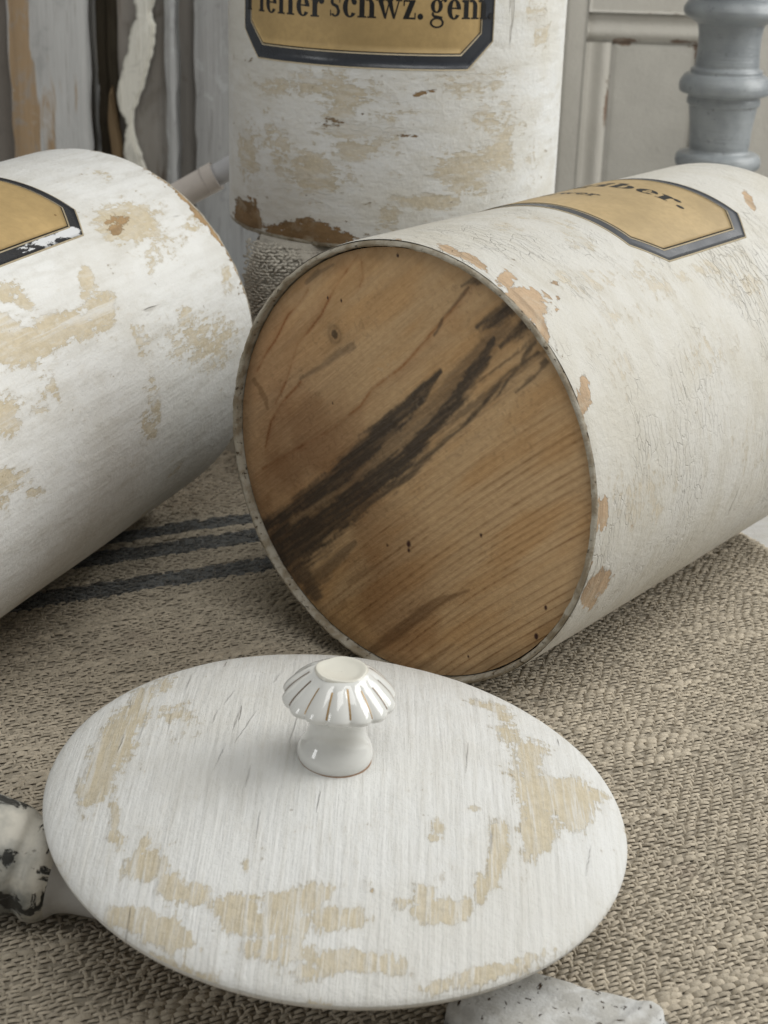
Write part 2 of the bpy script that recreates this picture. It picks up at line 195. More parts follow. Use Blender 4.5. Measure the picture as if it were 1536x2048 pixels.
WHITE = (.66, .655, .63); OCHRE = (.53, .44, .29); WOODB = (.25, .155, .075)
def paint(name, white, ochre, wood, streak, edge_streak, crack=None, rough=.55, base_wear=0., seed=0., scr=(60, 60, 9), streak_amt=1., tint=(.58, .55, .48), mott_amt=.55, ragged=1., comb=1.9, iso=1.35, scr_amt=.38):
    """chalky brushed paint: white coat worn through to an ochre undercoat and to bare wood where the
    wear attributes say so, with ragged edges from noise; streak = scale of the brush marks"""
    k = NT(name, rough, .25)
    v = k.coord(loc=(seed, seed, seed)); vs = k.coord(scale=streak, loc=(seed, seed*2, 0)); ve = k.coord(scale=edge_streak, loc=(seed, 0, 3))
    n1 = k.noise(v, 70, 8, .68, .6); n2 = k.noise(vs, 1, 5, .62); n3 = k.noise(v, 420, 5, .7); n4 = k.noise(ve, 1, 6, .68)
    ce_ = lambda n, a: k.math('MULTIPLY', k.math('SUBTRACT', n, .5), a*ragged)
    edge = k.math('ADD', k.math('ADD', ce_(n1, iso), ce_(n3, 1.0)), ce_(n4, comb))
    wu = k.attr('wear_undercoat')
    w1 = k.math('ADD', k.math('ADD', wu, edge), base_wear)
    w2 = k.math('ADD', k.attr('wear_wood'), k.math('MULTIPLY', edge, .95))
    m1 = k.ss(w1, .44, .60); m2 = k.ss(w2, .49, .56); m1s = k.ss(w1, .12, .62)
    mott = k.noise(v, 16, 6, .66); mot2 = k.noise(ve, .45, 5, .65)
    wcol = k.mix(k.ss(mott, .40, .66, 0., mott_amt), white, tint)
    wcol = k.mix(k.ss(mot2, .46, .68, 0., mott_amt*.8), wcol, tuple(q*.93 for q in tint))
    wcol = k.mix(k.math('MULTIPLY', m1s, .30), wcol, tuple(a*.6+b*.4 for a, b in zip(tint, ochre)))
    wcol = k.mix(k.math('MULTIPLY', k.ss(n2, .44, .68), .34*streak_amt), wcol, tuple(q*.80 for q in tint))
    och = tuple(q*.78 for q in ochre)
    ocol = k.mix(n1, ochre, tuple(min(1, q*1.25) for q in ochre)); ocol = k.mix(k.ss(n3, .38, .68, 0, .45), ocol, och)
    ocol = k.mix(k.ss(n4, .50, .66, 0, .75), ocol, tuple(a*.5+b*.5 for a, b in zip(ochre, white)))
    ocol = k.mix(k.ss(n2, .53, .62, 0, .6), ocol, tuple(q*.95 for q in white))
    bcol = k.mix(n3, wood, tuple(q*1.5 for q in wood)); bcol = k.mix(k.ss(n2, .42, .62, 0, .55), bcol, tuple(q*.6 for q in wood)); bcol = k.mix(k.ss(n1, .5, .7, 0, .5), bcol, ochre)
    m1c = k.math('MULTIPLY', m1, k.ss(mot2, .34, .56, .74, 1.0)); col = k.mix(m1c, wcol, ocol); col = k.mix(m2, col, bcol)
    # fine scratches and specks
    sx = k.noise(k.coord(scale=scr, loc=(9, seed, 4)), 1, 3, .55); scrm = k.ss(sx, .715, .75)
    sp = k.noise(k.coord(loc=(5, seed, 1)), 260, 3, .55); spm = k.ss(sp, .73, .77)
    col = k.mix(k.math('MULTIPLY', scrm, scr_amt), col, (.24, .21, .17)); col = k.mix(k.math('MULTIPLY', spm, .45), col, (.22, .18, .13))
    h = k.math('ADD', k.math('MULTIPLY', m1, -.16), k.math('MULTIPLY', m2, -.35))
    h = k.math('ADD', h, k.math('MULTIPLY', n2, 1.25*streak_amt)); h = k.math('ADD', h, k.math('MULTIPLY', n3, .55))
    h = k.math('ADD', h, k.math('MULTIPLY', n1, .8)); h = k.math('SUBTRACT', h, k.math('MULTIPLY', scrm, .8))
    ck = k.attr('crack'); col = k.mix(k.math('MULTIPLY', ck, .20), col, (.20, .175, .14)); h = k.math('SUBTRACT', h, k.math('MULTIPLY', ck, .5))
    if crack:
        wv = k.coord(scale=crack, loc=(seed, 2, 1))
        ds = k.new('ShaderNodeVectorMath', operation='ADD'); k.l.new(wv, ds.inputs[0])
        nz = k.new('ShaderNodeTexNoise'); k.l.new(v, nz.inputs['Vector']); nz.inputs['Scale'].default_value = 90; nz.inputs['Detail'].default_value = 5
        sc_ = k.new('ShaderNodeVectorMath', operation='SCALE'); k.l.new(nz.outputs['Color'], sc_.inputs[0]); sc_.inputs['Scale'].default_value = 2.2
        k.l.new(sc_.outputs[0], ds.inputs[1])
        ce = k.voro(ds.outputs[0], 1.0); gate = k.ss(k.noise(v, 24, 4, .6), .45, .66)
        cm = k.math('MULTIPLY', k.ss(ce, .0, .05, 1., 0.), gate)
        col = k.mix(k.math('MULTIPLY', cm, .11), col, (.32, .28, .22)); h = k.math('SUBTRACT', h, k.math('MULTIPLY', cm, .55))
    nrm = k.bump(h, .0008, .9)
    return k.out(col, nrm, k.mix(m2, (rough,)*3, (.75,)*3))

def speckled(name, white, dark, mid, scale=160, amt=.62, rough=.6):
    k = NT(name, rough, .25); v = k.coord()
    a = k.noise(v, scale, 5, .65, .5); b = k.noise(v, scale*.35, 5, .6); c = k.noise(v, scale*3, 3, .6)
    col = k.mix(k.ss(b, .40, .62), white, mid); col = k.mix(k.ss(a, amt, amt+.05), col, dark)
    h = k.math('SUBTRACT', k.math('ADD', b, k.math('MULTIPLY', c, .4)), k.math('MULTIPLY', k.ss(a, amt, amt+.05), .6))
    return k.out(col, k.bump(h, .0008, .9))

def plain(name, col, rough=.5, spec=.3, var=.12, scale=120, bump=.0002, metal=0., stretch=(1, 1, 1)):
    k = NT(name, rough, spec); v = k.coord(scale=stretch); n = k.noise(v, scale, 5, .6)
    c = k.mix(n, tuple(q*(1-var) for q in col), tuple(min(1, q*(1+var)) for q in col))
    k.b.inputs['Metallic'].default_value = metal
    return k.out(c, k.bump(n, bump))

M_left = paint('left canister paint', (.75, .75, .73), (.52, .45, .325), (.30, .20, .105), (130, 130, 7), (420, 420, 120), seed=1., scr=(90, 90, 14), base_wear=.0, streak_amt=.55, tint=(.57, .545, .485), mott_amt=.45)
M_stand = paint('upright canister paint', (.75, .755, .74), (.53, .47, .36), (.22, .14, .07), (26, 26, 120), (120, 120, 420), seed=2., base_wear=.06, scr=(170, 170, 30), streak_amt=.55, tint=(.655, .63, .56), mott_amt=.7, ragged=1.1)
M_right = paint('right canister paint', (.62, .605, .56), (.53, .475, .375), (.40, .29, .19), (14, 14, 150), (120, 120, 320), crack=(95, 95, 340), seed=3., scr=(18, 18, 160), base_wear=.0, streak_amt=.28, tint=(.565, .535, .46), mott_amt=.7, scr_amt=.12)
M_lid = paint('lid paint', (.70, .70, .68), (.50, .44, .325), (.42, .30, .17), (620, 24, 60), (1050, 75, 140), seed=4., scr=(300, 22, 40), base_wear=.03, streak_amt=.6, tint=(.61, .595, .55), mott_amt=.6, ragged=1.05, comb=1.25, iso=1.9)
M_rim = speckled('chipped rim paint', (.43, .395, .325), (.12, .09, .055), (.27, .225, .16), 420, .61)
M_inside = plain('raw wood inside canister', (.30, .21, .13), .8, .1, .25, 60, stretch=(1, 1, .1))
M_gap = plain('dark gap', (.02, .016, .012), .9, 0)
M_porc = plain('glazed porcelain', (.72, .72, .69), .09, .5, .03, 40, .00004); M_porc.node_tree.nodes['Principled BSDF'].inputs['Coat Weight'].default_value = .6
M_porc_cream = plain('cream porcelain glaze', (.70, .68, .60), .22, .45, .05, 90, .0001)
M_gold = plain('worn gold line', (.42, .27, .12), .3, .5, .35, 400, .00005, .35)
M_grey_gold = plain('worn dark line', (.22, .165, .12), .35, .5, .3, 400, .00005, .2)
M_glue = plain('red brown glue line', (.30, .19, .12), .6, .2)

def label_mat(name, gold, scale=1.):
    k = NT(name, .5, .22); v = k.coord()
    a = k.noise(v, 28, 5, .6); b = k.noise(v, 420, 4, .6); c = k.noise(v, 160, 2, .5)
    col = k.mix(k.ss(a, .3, .7), tuple(q*.84 for q in gold), tuple(min(1, q*1.12) for q in gold))
    col = k.mix(k.ss(b, .35, .7, 0, .3), col, tuple(q*.7 for q in gold)); col = k.mix(k.ss(c, .76, .79), col, (.16, .09, .03))
    return k.out(col, k.bump(b, .00012))
M_label_gold = label_mat('aged gold label paper', (.46, .325, .15))
M_label_gold2 = label_mat('pale gold label paper', (.45, .335, .18))
M_cream = plain('cream label edge', (.56, .47, .32), .5, .3, .2, 300)
M_ink = plain('black ink', (.012, .012, .012), .45, .35, .2, 300)
def border_mat(name, base, scrape=False):
    k = NT(name, .30, .5); v = k.coord(); a = k.noise(v, 160, 5, .65); b = k.noise(v, 60, 3, .5)
    col = k.mix(a, tuple(q*.75 for q in base), tuple(q*1.3 for q in base))
    if scrape:
        s = k.attr('scrape'); m = k.ss(k.math('ADD', s, k.math('MULTIPLY', k.math('SUBTRACT', k.noise(k.coord(scale=(300, 300, 90)), 1, 5, .7), .5), 1.5)), .5, .58)
        col = k.mix(m, col, (.66, .67, .68))
    return k.out(col, k.bump(a, .00015), k.ss(b, .3, .7, .22, .42))
M_border = border_mat('dark slate label border', (.030, .034, .042)); M_border_s = border_mat('scraped black label border', (.022, .023, .026), True)
M_border_g = border_mat('grey label border', (.055, .060, .070))

# ---------------------------------------------------------------- setting: table, floor, cabinets
def struct(o): o['kind'] = 'structure'; return o
M_floor = plain('grey floor boards', (.22, .20, .18), .7, .2, .15, 8)
V = np.array([(-4, -4, -.76), (4, -4, -.76), (4, 4, -.76), (-4, 4, -.76)]); struct(mesh_obj('floor', V, [(0, 1, 2, 3)], M_floor, smooth=False))
M_table = paint('white table paint', (.66, .655, .64), (.5, .42, .3), (.25, .17, .1), (8, 140, 40), (30, 200, 60), seed=6.)
tb = empty('table', (0, .5, -.76)); tag(tb, 'white painted table top showing behind the right edge of the linen cloth', 'table')
o = rbox('table_top', -.9, .9, -.62, .58, .728, .756, M_table, tb, .004)
for x in (-.82, .82):
    for y in (-.54, .50): rbox('leg', x-.03, x+.03, y-.03, y+.03, 0, .7275, M_table, tb, .004)
rbox('apron', -.8, .8, -.56, -.54, .62, .7275, M_table, tb, .003); rbox('apron', -.8, .8, .50, .52, .62, .7275, M_table, tb, .003)

# weathered boards on the left
def board_mat(name, a, b, c, d, sc=1., seed=0., thr=.5, greys=.5):
    """weathered board: paint a/b with bare wood c showing through in long streaks, dark d in the grain"""
    k = NT(name, .7, .2); blot = k.noise(k.coord(scale=(40, 40, 26), loc=(seed, 1, seed)), 1, 6, .7, 1.); v = k.coord(scale=(60*sc, 60*sc, 7*sc), loc=(seed, 0, seed)); f = k.coord(scale=(500, 500, 16), loc=(seed, 0, 0)); g = k.coord(scale=(18, 18, 5), loc=(0, seed, 0))
    n = k.noise(v, 1, 6, .6, .4); m = k.noise(f, 1, 3, .6); q = k.noise(g, 1, 3, .5)
    col = k.mix(k.ss(q, .35, .65), a, b); w_ = k.math('ADD', n, k.math('MULTIPLY', k.attr('bare'), .5))
    col = k.mix(k.ss(w_, thr+.05, thr+.13), col, c); col = k.mix(k.ss(m, .60, .70, 0, .55), col, d); col = k.mix(k.ss(blot, .52, .64, 0, .5), col, tuple(q*.62 for q in a)); col = k.mix(k.ss(blot, .42, .34, 0, .45), col, tuple(min(1, q*1.3) for q in b)); col = k.mix(k.ss(blot, .66, .70, 0, .8), col, d)
    return k.out(col, k.bump(k.math('ADD', k.math('MULTIPLY', m, .5), n), .0012))
def board(name, x0, x1, y0, y1, z0, z1, mat, parent, bare=None):
    """board front as a fine grid with slight waviness plus sides"""
    nx, nz = max(6, int((x1-x0)/.003)), 110
    xs = np.linspace(x0, x1, nx); zs = np.linspace(z0, z1, nz); X, Z = np.meshgrid(xs, zs, indexing='ij')
    e = np.minimum(X-x0, x1-X); Y = y0+.0025*np.exp(-e/.0025)+.0012*(fbm(X*70, Z*14, 0, 3, 3)-.5)
    jx = np.zeros_like(X); jx[0] = .0014*(vnoise(zs*60, 0, 0, 5)-.5)*2; jx[-1] = .0014*(vnoise(zs*60, 3, 0, 6)-.5)*2
    V = np.stack([X+jx, Y, Z], -1).reshape(-1, 3); Fq = grid_faces(nx, nz)
    n = len(V); B = V.copy(); B[:, 1] = y1
    ring = np.concatenate([np.arange(nz), (np.arange(1, nx)*nz+nz-1), ((nx-1)*nz+np.arange(nz-2, -1, -1)), np.arange(nx-2, 0, -1)*nz])
    S = np.stack([ring, ring+n, np.roll(ring, -1)+n, np.roll(ring, -1)], -1)
    Fa = np.vstack([Fq, Fq[:, ::-1]+n, S])
    b = np.zeros(len(V)*2) if bare is None else np.concatenate([bare(X, Z).ravel()]*2)
    return mesh_obj(name, np.vstack([V, B]), Fa, mat, parent, True, {'bare': b})
Zb, Zt = -.74, .62
wd = empty('weathered_cupboard', (0, 0, 0)); tag(wd, 'weathered cupboard of peeling grey and brown boards behind the left canister', 'cupboard')
MB1 = board_mat('dark weathered board', (.24, .215, .19), (.18, .16, .14), (.11, .085, .065), (.03, .025, .02), 1., 1., .48)
MB2 = board_mat('peeling white grey board', (.50, .50, .49), (.42, .415, .405), (.36, .255, .155), (.16, .13, .10), 1., 2.3, .56)
MB3 = board_mat('taupe board', (.32, .285, .25), (.29, .272, .25), (.17, .135, .11), (.10, .085, .07), .8, 3.1, .56)
MB4 = board_mat('grey blue board', (.33, .327, .32), (.38, .388, .39), (.17, .155, .14), (.12, .11, .10), .8, 4.7, .60)
MB5 = board_mat('dark bare board', (.075, .06, .04), (.06, .05, .035), (.12, .09, .05), (.02, .017, .012), 1.3, 5.2, .55)
board('board', -.42, -.2745, 1.192, 1.22, Zb, Zt, MB1, wd)
board('board', -.2735, -.2175, 1.186, 1.22, Zb, Zt, MB2, wd, lambda X, Z: .75*sstep(-.2550, -.2590, X-.004*(fbm(Z*18, 0, 0, 2, 3)-.5)*2)*(X > -.2715+0*X)+.12*sstep(.14, .0, Z))
board('board', -.2160, -.2072, 1.212, 1.23, Zb, Zt, MB5, wd)
board('board', -.2066, -.1985, 1.204, 1.23, Zb, Zt, MB5, wd)
board('board', -.1980, -.1640, 1.196, 1.22, Zb, Zt, MB3, wd)
k_ridge = board('moulding', -.1635, -.1565, 1.186, 1.21, Zb, Zt, MB4, wd)
board('board', -.1560, -.1440, 1.204, 1.22, Zb, Zt, MB3, wd)
board('board', -.1435, .02, 1.192, 1.22, Zb, Zt, MB4, wd)
board('board', .021, .0985, 1.193, 1.22, Zb, Zt, MB4, wd)
M_scroll = board_mat('cream scroll paint', (.64, .62, .55), (.58, .57, .52), (.40, .33, .22), (.25, .21, .15), 1.6, 7.7, .62)
L1 = [[-.1839, .1851], [-.1823, .1739], [-.1872, .1644], [-.1892, .1508], [-.1933, .1381], [-.1971, .1221], [-.1964, .1093], [-.1917, .1008]]
R1 = [[-.17, .1856], [-.1729, .1762], [-.1705, .1649], [-.1719, .1514], [-.1765, .1365], [-.1813, .1204], [-.1871, .1063]]
def spl(p, n=6): return [tuple(q) for q in smooth_prof_raw(p, n)]
def smooth_prof_raw(pts, n):
    p = np.array(pts, float); q = np.vstack([2*p[0]-p[1], p, 2*p[-1]-p[-2]]); out = []
    for i in range(1, len(q)-2):
        for t in np.linspace(0, 1, n, endpoint=False):
            a, b, c, d = q[i-1], q[i], q[i+1], q[i+2]
            out.append(.5*((2*b)+(-a+c)*t+(2*a-5*b+4*c-d)*t*t+(-a+3*b-3*c+d)*t**3))
    out.append(p[-1]); return np.array(out)
up_l = [(-.188, .26), (-.1905, .24), (-.186, .215), (-.1815, .197)]; up_r = [(-.170, .262), (-.168, .24), (-.1715, .22), (-.1685, .2)]
lo_l = [(-.1924, .0943), (-.1935, .079), (-.1915, .05), (-.1925, .02), (-.190, -.02)]; lo_r = [(-.1865, .0901), (-.1814, .0739), (-.1765, .05), (-.178, .02), (-.182, -.02)]
rj = random.Random(3); outl = [(x+rj.uniform(-.0007, .0007), z) for x, z in spl(up_l+L1+lo_l, 5)]; outr = [(x+rj.uniform(-.0007, .0007), z) for x, z in spl(up_r+R1+lo_r, 5)]
prism('scroll_trim', outl+outr[::-1], 1.180, 1.1945, M_scroll, wd)
M_edge = board_mat('bare brown edge', (.22, .15, .08), (.17, .12, .07), (.36, .33, .28), (.08, .06, .04), 1.5, 8.2, .58)
prism('trim_edge', spl([(-.2040, .12), (-.2055, .10), (-.2035, .08), (-.2020, .05), (-.2030, .0), (-.202, -.05)], 4)+spl([(-.1950, -.05), (-.1945, 0), (-.1940, .05), (-.1955, .08), (-.1985, .10), (-.2020, .125)], 4), 1.186, 1.1958, M_edge, wd)

# panelled greige cabinet on the right
M_grg = paint('greige cabinet paint', (.55, .525, .47), (.50, .44, .37), (.20, .145, .11), (30, 60, 8), (90, 90, 30), seed=8., rough=.6, streak_amt=.35, tint=(.49, .465, .41))
M_grg2 = paint('greige panel paint', (.51, .49, .44), (.47, .43, .37), (.20, .145, .11), (12, 12, 12), (60, 60, 60), seed=9., rough=.6, streak_amt=.2, tint=(.475, .455, .41))
def wear_box(o, fn):
    me = o.data; co = np.zeros(len(me.vertices)*3, np.float32); me.vertices.foreach_get('co', co); co = co.reshape(-1, 3)
    t = me.attributes.new('wear_wood', 'FLOAT', 'POINT'); t.data.foreach_set('value', fn(co[:, 0], co[:, 2]).astype(np.float32)); return o
def fine_panel(name, x0, x1, z0, z1, yfun, mat, parent, wear, back, step=.0022):
    nx, nz = max(3, int((x1-x0)/step)), max(3, int((z1-z0)/step))
    nx, nz = min(nx, 120), min(nz, 420)
    X, Z = np.meshgrid(np.linspace(x0, x1, nx), np.linspace(z0, z1, nz), indexing='ij'); Y = yfun(X, Z)
    V = np.stack([X, Y, Z], -1).reshape(-1, 3); Fq = grid_faces(nx, nz); n = len(V); B = V.copy(); B[:, 1] = back
    ring = np.concatenate([np.arange(nz), (np.arange(1, nx)*nz+nz-1), ((nx-1)*nz+np.arange(nz-2, -1, -1)), np.arange(nx-2, 0, -1)*nz])
    S = np.stack([ring, ring+n, np.roll(ring, -1)+n, np.roll(ring, -1)], -1)
    wv = np.concatenate([wear(X, Z).ravel()]*2)
    return mesh_obj(name, np.vstack([V, B]), np.vstack([Fq, Fq[:, ::-1]+n, S]), mat, parent, True, {'wear_wood': wv, 'wear_undercoat': wv*.6})
pc = empty('panelled_cabinet', (0, 0, 0)); tag(pc, 'greige painted panelled cabinet door with worn brown edges behind the grey turned stand', 'cabinet')
g = lambda x, c, s: np.exp(-((x-c)/s)**2)
zero = lambda X, Z: X*0
PX0, PX1, PZ1, PZ0 = .1310, .2300, .1850, -.40       # moulding outer rectangle
QX0, QX1, QZ1, QZ0 = .1500, .2110, .1655, -.38       # raised field
fine_panel('stile', .0990, PX0, Zb, Zt, lambda X, Z: 1.190+.003*np.exp(-(X-.099)/.0015)+.004*np.exp(-np.abs(X-.1135)/.0008), M_grg,
           pc, lambda X, Z: .75*g(X, .1135, .003)*(g(Z, .148, .012)+g(Z, .098, .018))+.6*g(X, .108, .002)*g(Z, .09, .03), 1.22)
fine_panel('stile', PX1+.0005, .36, Zb, Zt, lambda X, Z: 1.190+X*0, M_grg, pc, zero, 1.22, .004)
fine_panel('rail', PX0+.0005, PX1, PZ1+.0005, Zt, lambda X, Z: 1.1905+.0*X, M_grg, pc, lambda X, Z: .55*g(Z, PZ1, .002)*(.4+.6*vnoise(X*60, 0, 0, 4)), 1.22)
fine_panel('rail', PX0+.0005, PX1, Zb, PZ0-.0005, lambda X, Z: 1.1905+.0*X, M_grg, pc, zero, 1.22, .004)
def my(d, w_): # moulding section: d = distance in from the outer edge
    t = d/w_; return 1.1915+.004*np.exp(-d/.0012)*1+.006*t+.0022*np.sin(t*np.pi*2)
fine_panel('moulding', PX0+.0005, QX0, PZ0, PZ1-.0195, lambda X, Z: my(X-PX0, .019), M_grg, pc, lambda X, Z: .85*g(X, QX0-.001, .0018)*g(Z, .120, .008)+.35*g(X, QX0-.001, .002), 1.22, .0012)
fine_panel('moulding', QX1, PX1, PZ0, PZ1-.0195, lambda X, Z: my(PX1-X, .019), M_grg, pc, lambda X, Z: .95*g(X, QX1+.001, .0022)*g(Z, .155, .02), 1.22, .0012)
fine_panel('moulding', PX0+.0005, PX1, QZ1+.0002, PZ1, lambda X, Z: my(PZ1-Z, .0195), M_grg, pc, lambda X, Z: 1.0*g(Z, QZ1+.0012, .0016)*(.45+.75*g(X, .157, .007)+.5*g(X, .2, .012)), 1.22, .0012)
fine_panel('panel', QX0+.0002, QX1-.0002, QZ0, QZ1, lambda X, Z: 1.1975+.0008*fbm(X*40, Z*40, 0, 2, 3)+.002*np.exp(-np.minimum(np.minimum(X-QX0, QX1-X), QZ1-Z)/.0012), M_grg2, pc,
           lambda X, Z: .95*g(Z, QZ1, .0028)*(g(X, .157, .006)+.35)+.9*g(X, QX1, .002)*g(Z, .155, .02), 1.22)

# blue grey turned stand
k = NT('blue grey turned paint', .28, .5); v = k.coord(); n = k.noise(v, 40, 5, .6); n2 = k.noise(v, 250, 4, .6)
colm = k.mix(k.ss(n, .3, .7), (.225, .245, .26), (.32, .343, .355)); colm = k.mix(k.ss(n2, .60, .70, 0, .5), colm, (.09, .09, .09))
M_blue = k.out(colm, k.bump(k.math('ADD', n, k.math('MULTIPLY', k.noise(k.coord(scale=(40, 40, 700)), 1, 4, .6), .6)), .0009))
st = empty('turned_stand', (.194, 1.0, -.004)); tag(st, 'blue grey turned wooden stand with ring mouldings behind the ginger canister', 'stand')
pr = smooth_prof([(0, 0), (.05, 0), (.052, .008), (.046, .018), (.034, .026), (.022, .05), (.0165, .08), (.0165, .105), (.018, .1135), (.0245, .117), (.0255, .1215), (.0235, .125), (.0180, .1265),
                  (.0180, .131), (.0185, .14), (.0197, .149), (.0203, .1530), (.0214, .1538), (.0217, .1560), (.0213, .1585), (.0232, .1596), (.0262, .1606), (.0271, .1635), (.0266, .1668), (.0240, .1705), (.0214, .1716), (.0210, .1738), (.0190, .1752), (.0187, .178),
                  (.0182, .185), (.0184, .193), (.0195, .199), (.0215, .2005), (.0275, .2045), (.0282, .2085), (.0255, .2125), (.0225, .2145), (.022, .217), (.026, .222), (.033, .245), (.036, .27), (.030, .278), (0, .28)], 6)
V, Fq = lathe(pr, 72); mesh_obj('turned_body', V, Fq, M_blue, st)

# ---------------------------------------------------------------- woven cloth
LIN = (.50, .437, .342); STR = (.075, .086, .094)
def linen(name, base, stripe_pos=(), fuzzy=False, dark=1.):
    k = NT(name, .9, .08); k.b.inputs['Sheen Weight'].default_value = .15
    tc = k.new('ShaderNodeTexCoord'); sp = k.new('ShaderNodeSeparateXYZ'); k.l.new(tc.outputs['Object'], sp.inputs[0])
    v = k.coord(); a = k.noise(v, 22, 4, .6); b = k.noise(v, 900, 3, .6)
    gi = k.new('ShaderNodeNewGeometry'); rnd = gi.outputs['Random Per Island']
    c = k.mix(k.ss(a, .3, .7), tuple(q*.88 for q in base), tuple(q*1.1 for q in base))
    c = k.mix(rnd, k.mix(.5, c, tuple(q*.66 for q in base)), k.mix(.5, c, tuple(min(1, q*1.3) for q in base)))
    red = k.ss(k.noise(v, 34, 3, .5), .62, .72, 0, .25); c = k.mix(red, c, (.25, .185, .15))
    if stripe_pos:
        y = k.math('ADD', sp.outputs['Y'], k.math('MULTIPLY', k.math('SUBTRACT', k.noise(k.coord(scale=(90, 20, 1)), 1, 3), .5), .0045))
        y = k.math('ADD', y, k.math('MULTIPLY', k.math('SUBTRACT', rnd, .5), .0016))
        m = None
        for p, w_ in stripe_pos:
            s = k.ss(k.math('ABSOLUTE', k.math('SUBTRACT', y, p)), w_*.86, w_, 1., 0.)
            m = s if m is None else k.math('MAXIMUM', m, s)
        sc_ = k.mix(rnd, tuple(q*.6 for q in STR), tuple(q*1.7 for q in STR))
        c = k.mix(k.math('MULTIPLY', m, .93), c, sc_)
    c = k.mix(k.ss(b, .3, .75, 0, .35), c, tuple(q*.6 for q in base))
    return k.out(c, k.bump(b, .0005))
STRIPES = ((.6480, .0064), (.6285, .0078), (.5965, .0076))
M_linen = linen('coarse woven linen', LIN, STRIPES); M_linen_base = linen('linen ground weave', tuple(q*.7 for q in LIN), STRIPES)
M_stack = linen('folded pale linen', (.47, .44, .38)); M_fib2 = linen('matted pale fibre', (.46, .43, .37)); M_fib = plain('loose linen fibre', (.44, .40, .33), .8, .1)
CA = math.radians(26)
cl_root = empty('linen_cloth', mat=basis((math.cos(CA), math.sin(CA), 0), (-math.sin(CA), math.cos(CA), 0), (0, 0, 1), (0, 0, 0)))
tag(cl_root, 'coarse herringbone linen cloth with dark blue grey stripes under the canisters', 'cloth')
# cloth local extents (s along stripes, t across)
S0, S1, T0, T1 = -.22, .457, -.02, .80
def cloth_z(s, t): return -.0016+.0011*(fbm(s*9, t*9, 0, 11, 3)-.62)*2-.004*sstep(S1-.012, S1, s)*1.0
X, Y = np.meshgrid(np.linspace(S0, S1, 230), np.linspace(T0, T1, 260), indexing='ij'); Zc = cloth_z(X, Y)
mesh_obj('ground_weave', np.stack([X, Y, np.minimum(Zc-.0001, -.0009)-.0002], -1).reshape(-1, 3), grid_faces(230, 260), M_linen_base, cl_root)
def floats(s, t, zfun, L, W, Hh, ang, rr):
    """many lens shaped yarn floats: s,t centres; returns verts and quads"""
    n = len(s); ns, nc = 5, 5
    u = np.linspace(-1, 1, ns); a = np.linspace(0, np.pi, nc)
    prof = np.array([.55, .95, 1.0, .95, .55]); u = np.array([-1, -.78, 0, .78, 1.]); lift = np.array([-.6, .62, 1., .62, -.6])
    sx = np.broadcast_to((u[None, :, None]*L[:, None, None]/2), (n, ns, nc))
    wob = (rr.random((n, ns))-.5)*.35*W[:, None]
    ty = (np.cos(a)[None, None, :]*prof[None, :, None]*W[:, None, None]/2)+wob[:, :, None]
    zz = (np.sin(a)[None, None, :]*prof[None, :, None]*.55+lift[None, :, None]*.6-.25)*Hh[:, None, None]
    ca, sa = np.cos(ang)[:, None, None], np.sin(ang)[:, None, None]
    gx = s[:, None, None]+sx*ca-ty*sa; gy = t[:, None, None]+sx*sa+ty*ca
    V = np.stack([gx, gy, zfun(gx, gy)+zz], -1).reshape(-1, 3)
    f0 = grid_faces(ns, nc); Fq = (f0[None]+(np.arange(n)*ns*nc)[:, None, None]).reshape(-1, 4)
    return V, Fq
def weave(s0, s1, t0, t1, row, per, rr, keep=None, shift=.40):
    rows = np.arange(t0, t1, row); S = []; T = []; row_i = []
    for j, t in enumerate(rows):
        n = int((s1-s0)/per)+1; s = s0+np.arange(n)*per
        band = np.floor((s+.004*np.sin(t*40))/.046).astype(int); sgn = np.where(band % 2 == 0, 1, -1)
        s = s+(sgn*j*per*shift+per*1.6*(vnoise(s*18, j*.11+0*s, 0, 9)-.5)) % per; s = s+(rr.random(n)-.5)*per*.30
        S.append(s); T.append(np.full(n, t)+(vnoise(s*120, t*0+j*.37, 0, 3)-.5)*row*.5); row_i.append(np.full(n, j))
    s = np.concatenate(S); t = np.concatenate(T); ri = np.concatenate(row_i)
    if keep is not None: q = keep(s, t); s, t, ri = s[q], t[q], ri[q]
    return s, t, ri
# only the part that shows (in front of the white table's back half); the ground weave carries on beyond it
def keep_main(s, t):
    x = s*math.cos(CA)-t*math.sin(CA); y = s*math.sin(CA)+t*math.cos(CA)
    return (s < S1-.001) & (y > .19) & (y < .78) & (np.abs(x+.0) < .15+.30*y) & ~((y > .735) & (x > -.06) & (x < .05))
ROW, PER = .00190, .0041
s, t, ri = weave(S0, S1, T0, T1, ROW, PER, rng, keep_main)
slub = fbm(s*26, ri*.61, 0, 21, 2); slub2 = sstep(.66, .80, slub)
nf = len(s)
Lf = PER*(.84+.28*rng.random(nf)+.3*slub2); Wf = ROW*(.46+.30*rng.random(nf)+.6*slub2); Hf = .00088*(.6+.7*rng.random(nf)+.6*slub2)
V, Fq = floats(s, t, cloth_z, Lf, Wf, Hf, rng.normal(.03, .12, nf), rng)
o = mesh_obj('yarn', V, Fq, M_linen, cl_root); o['kind'] = 'stuff'
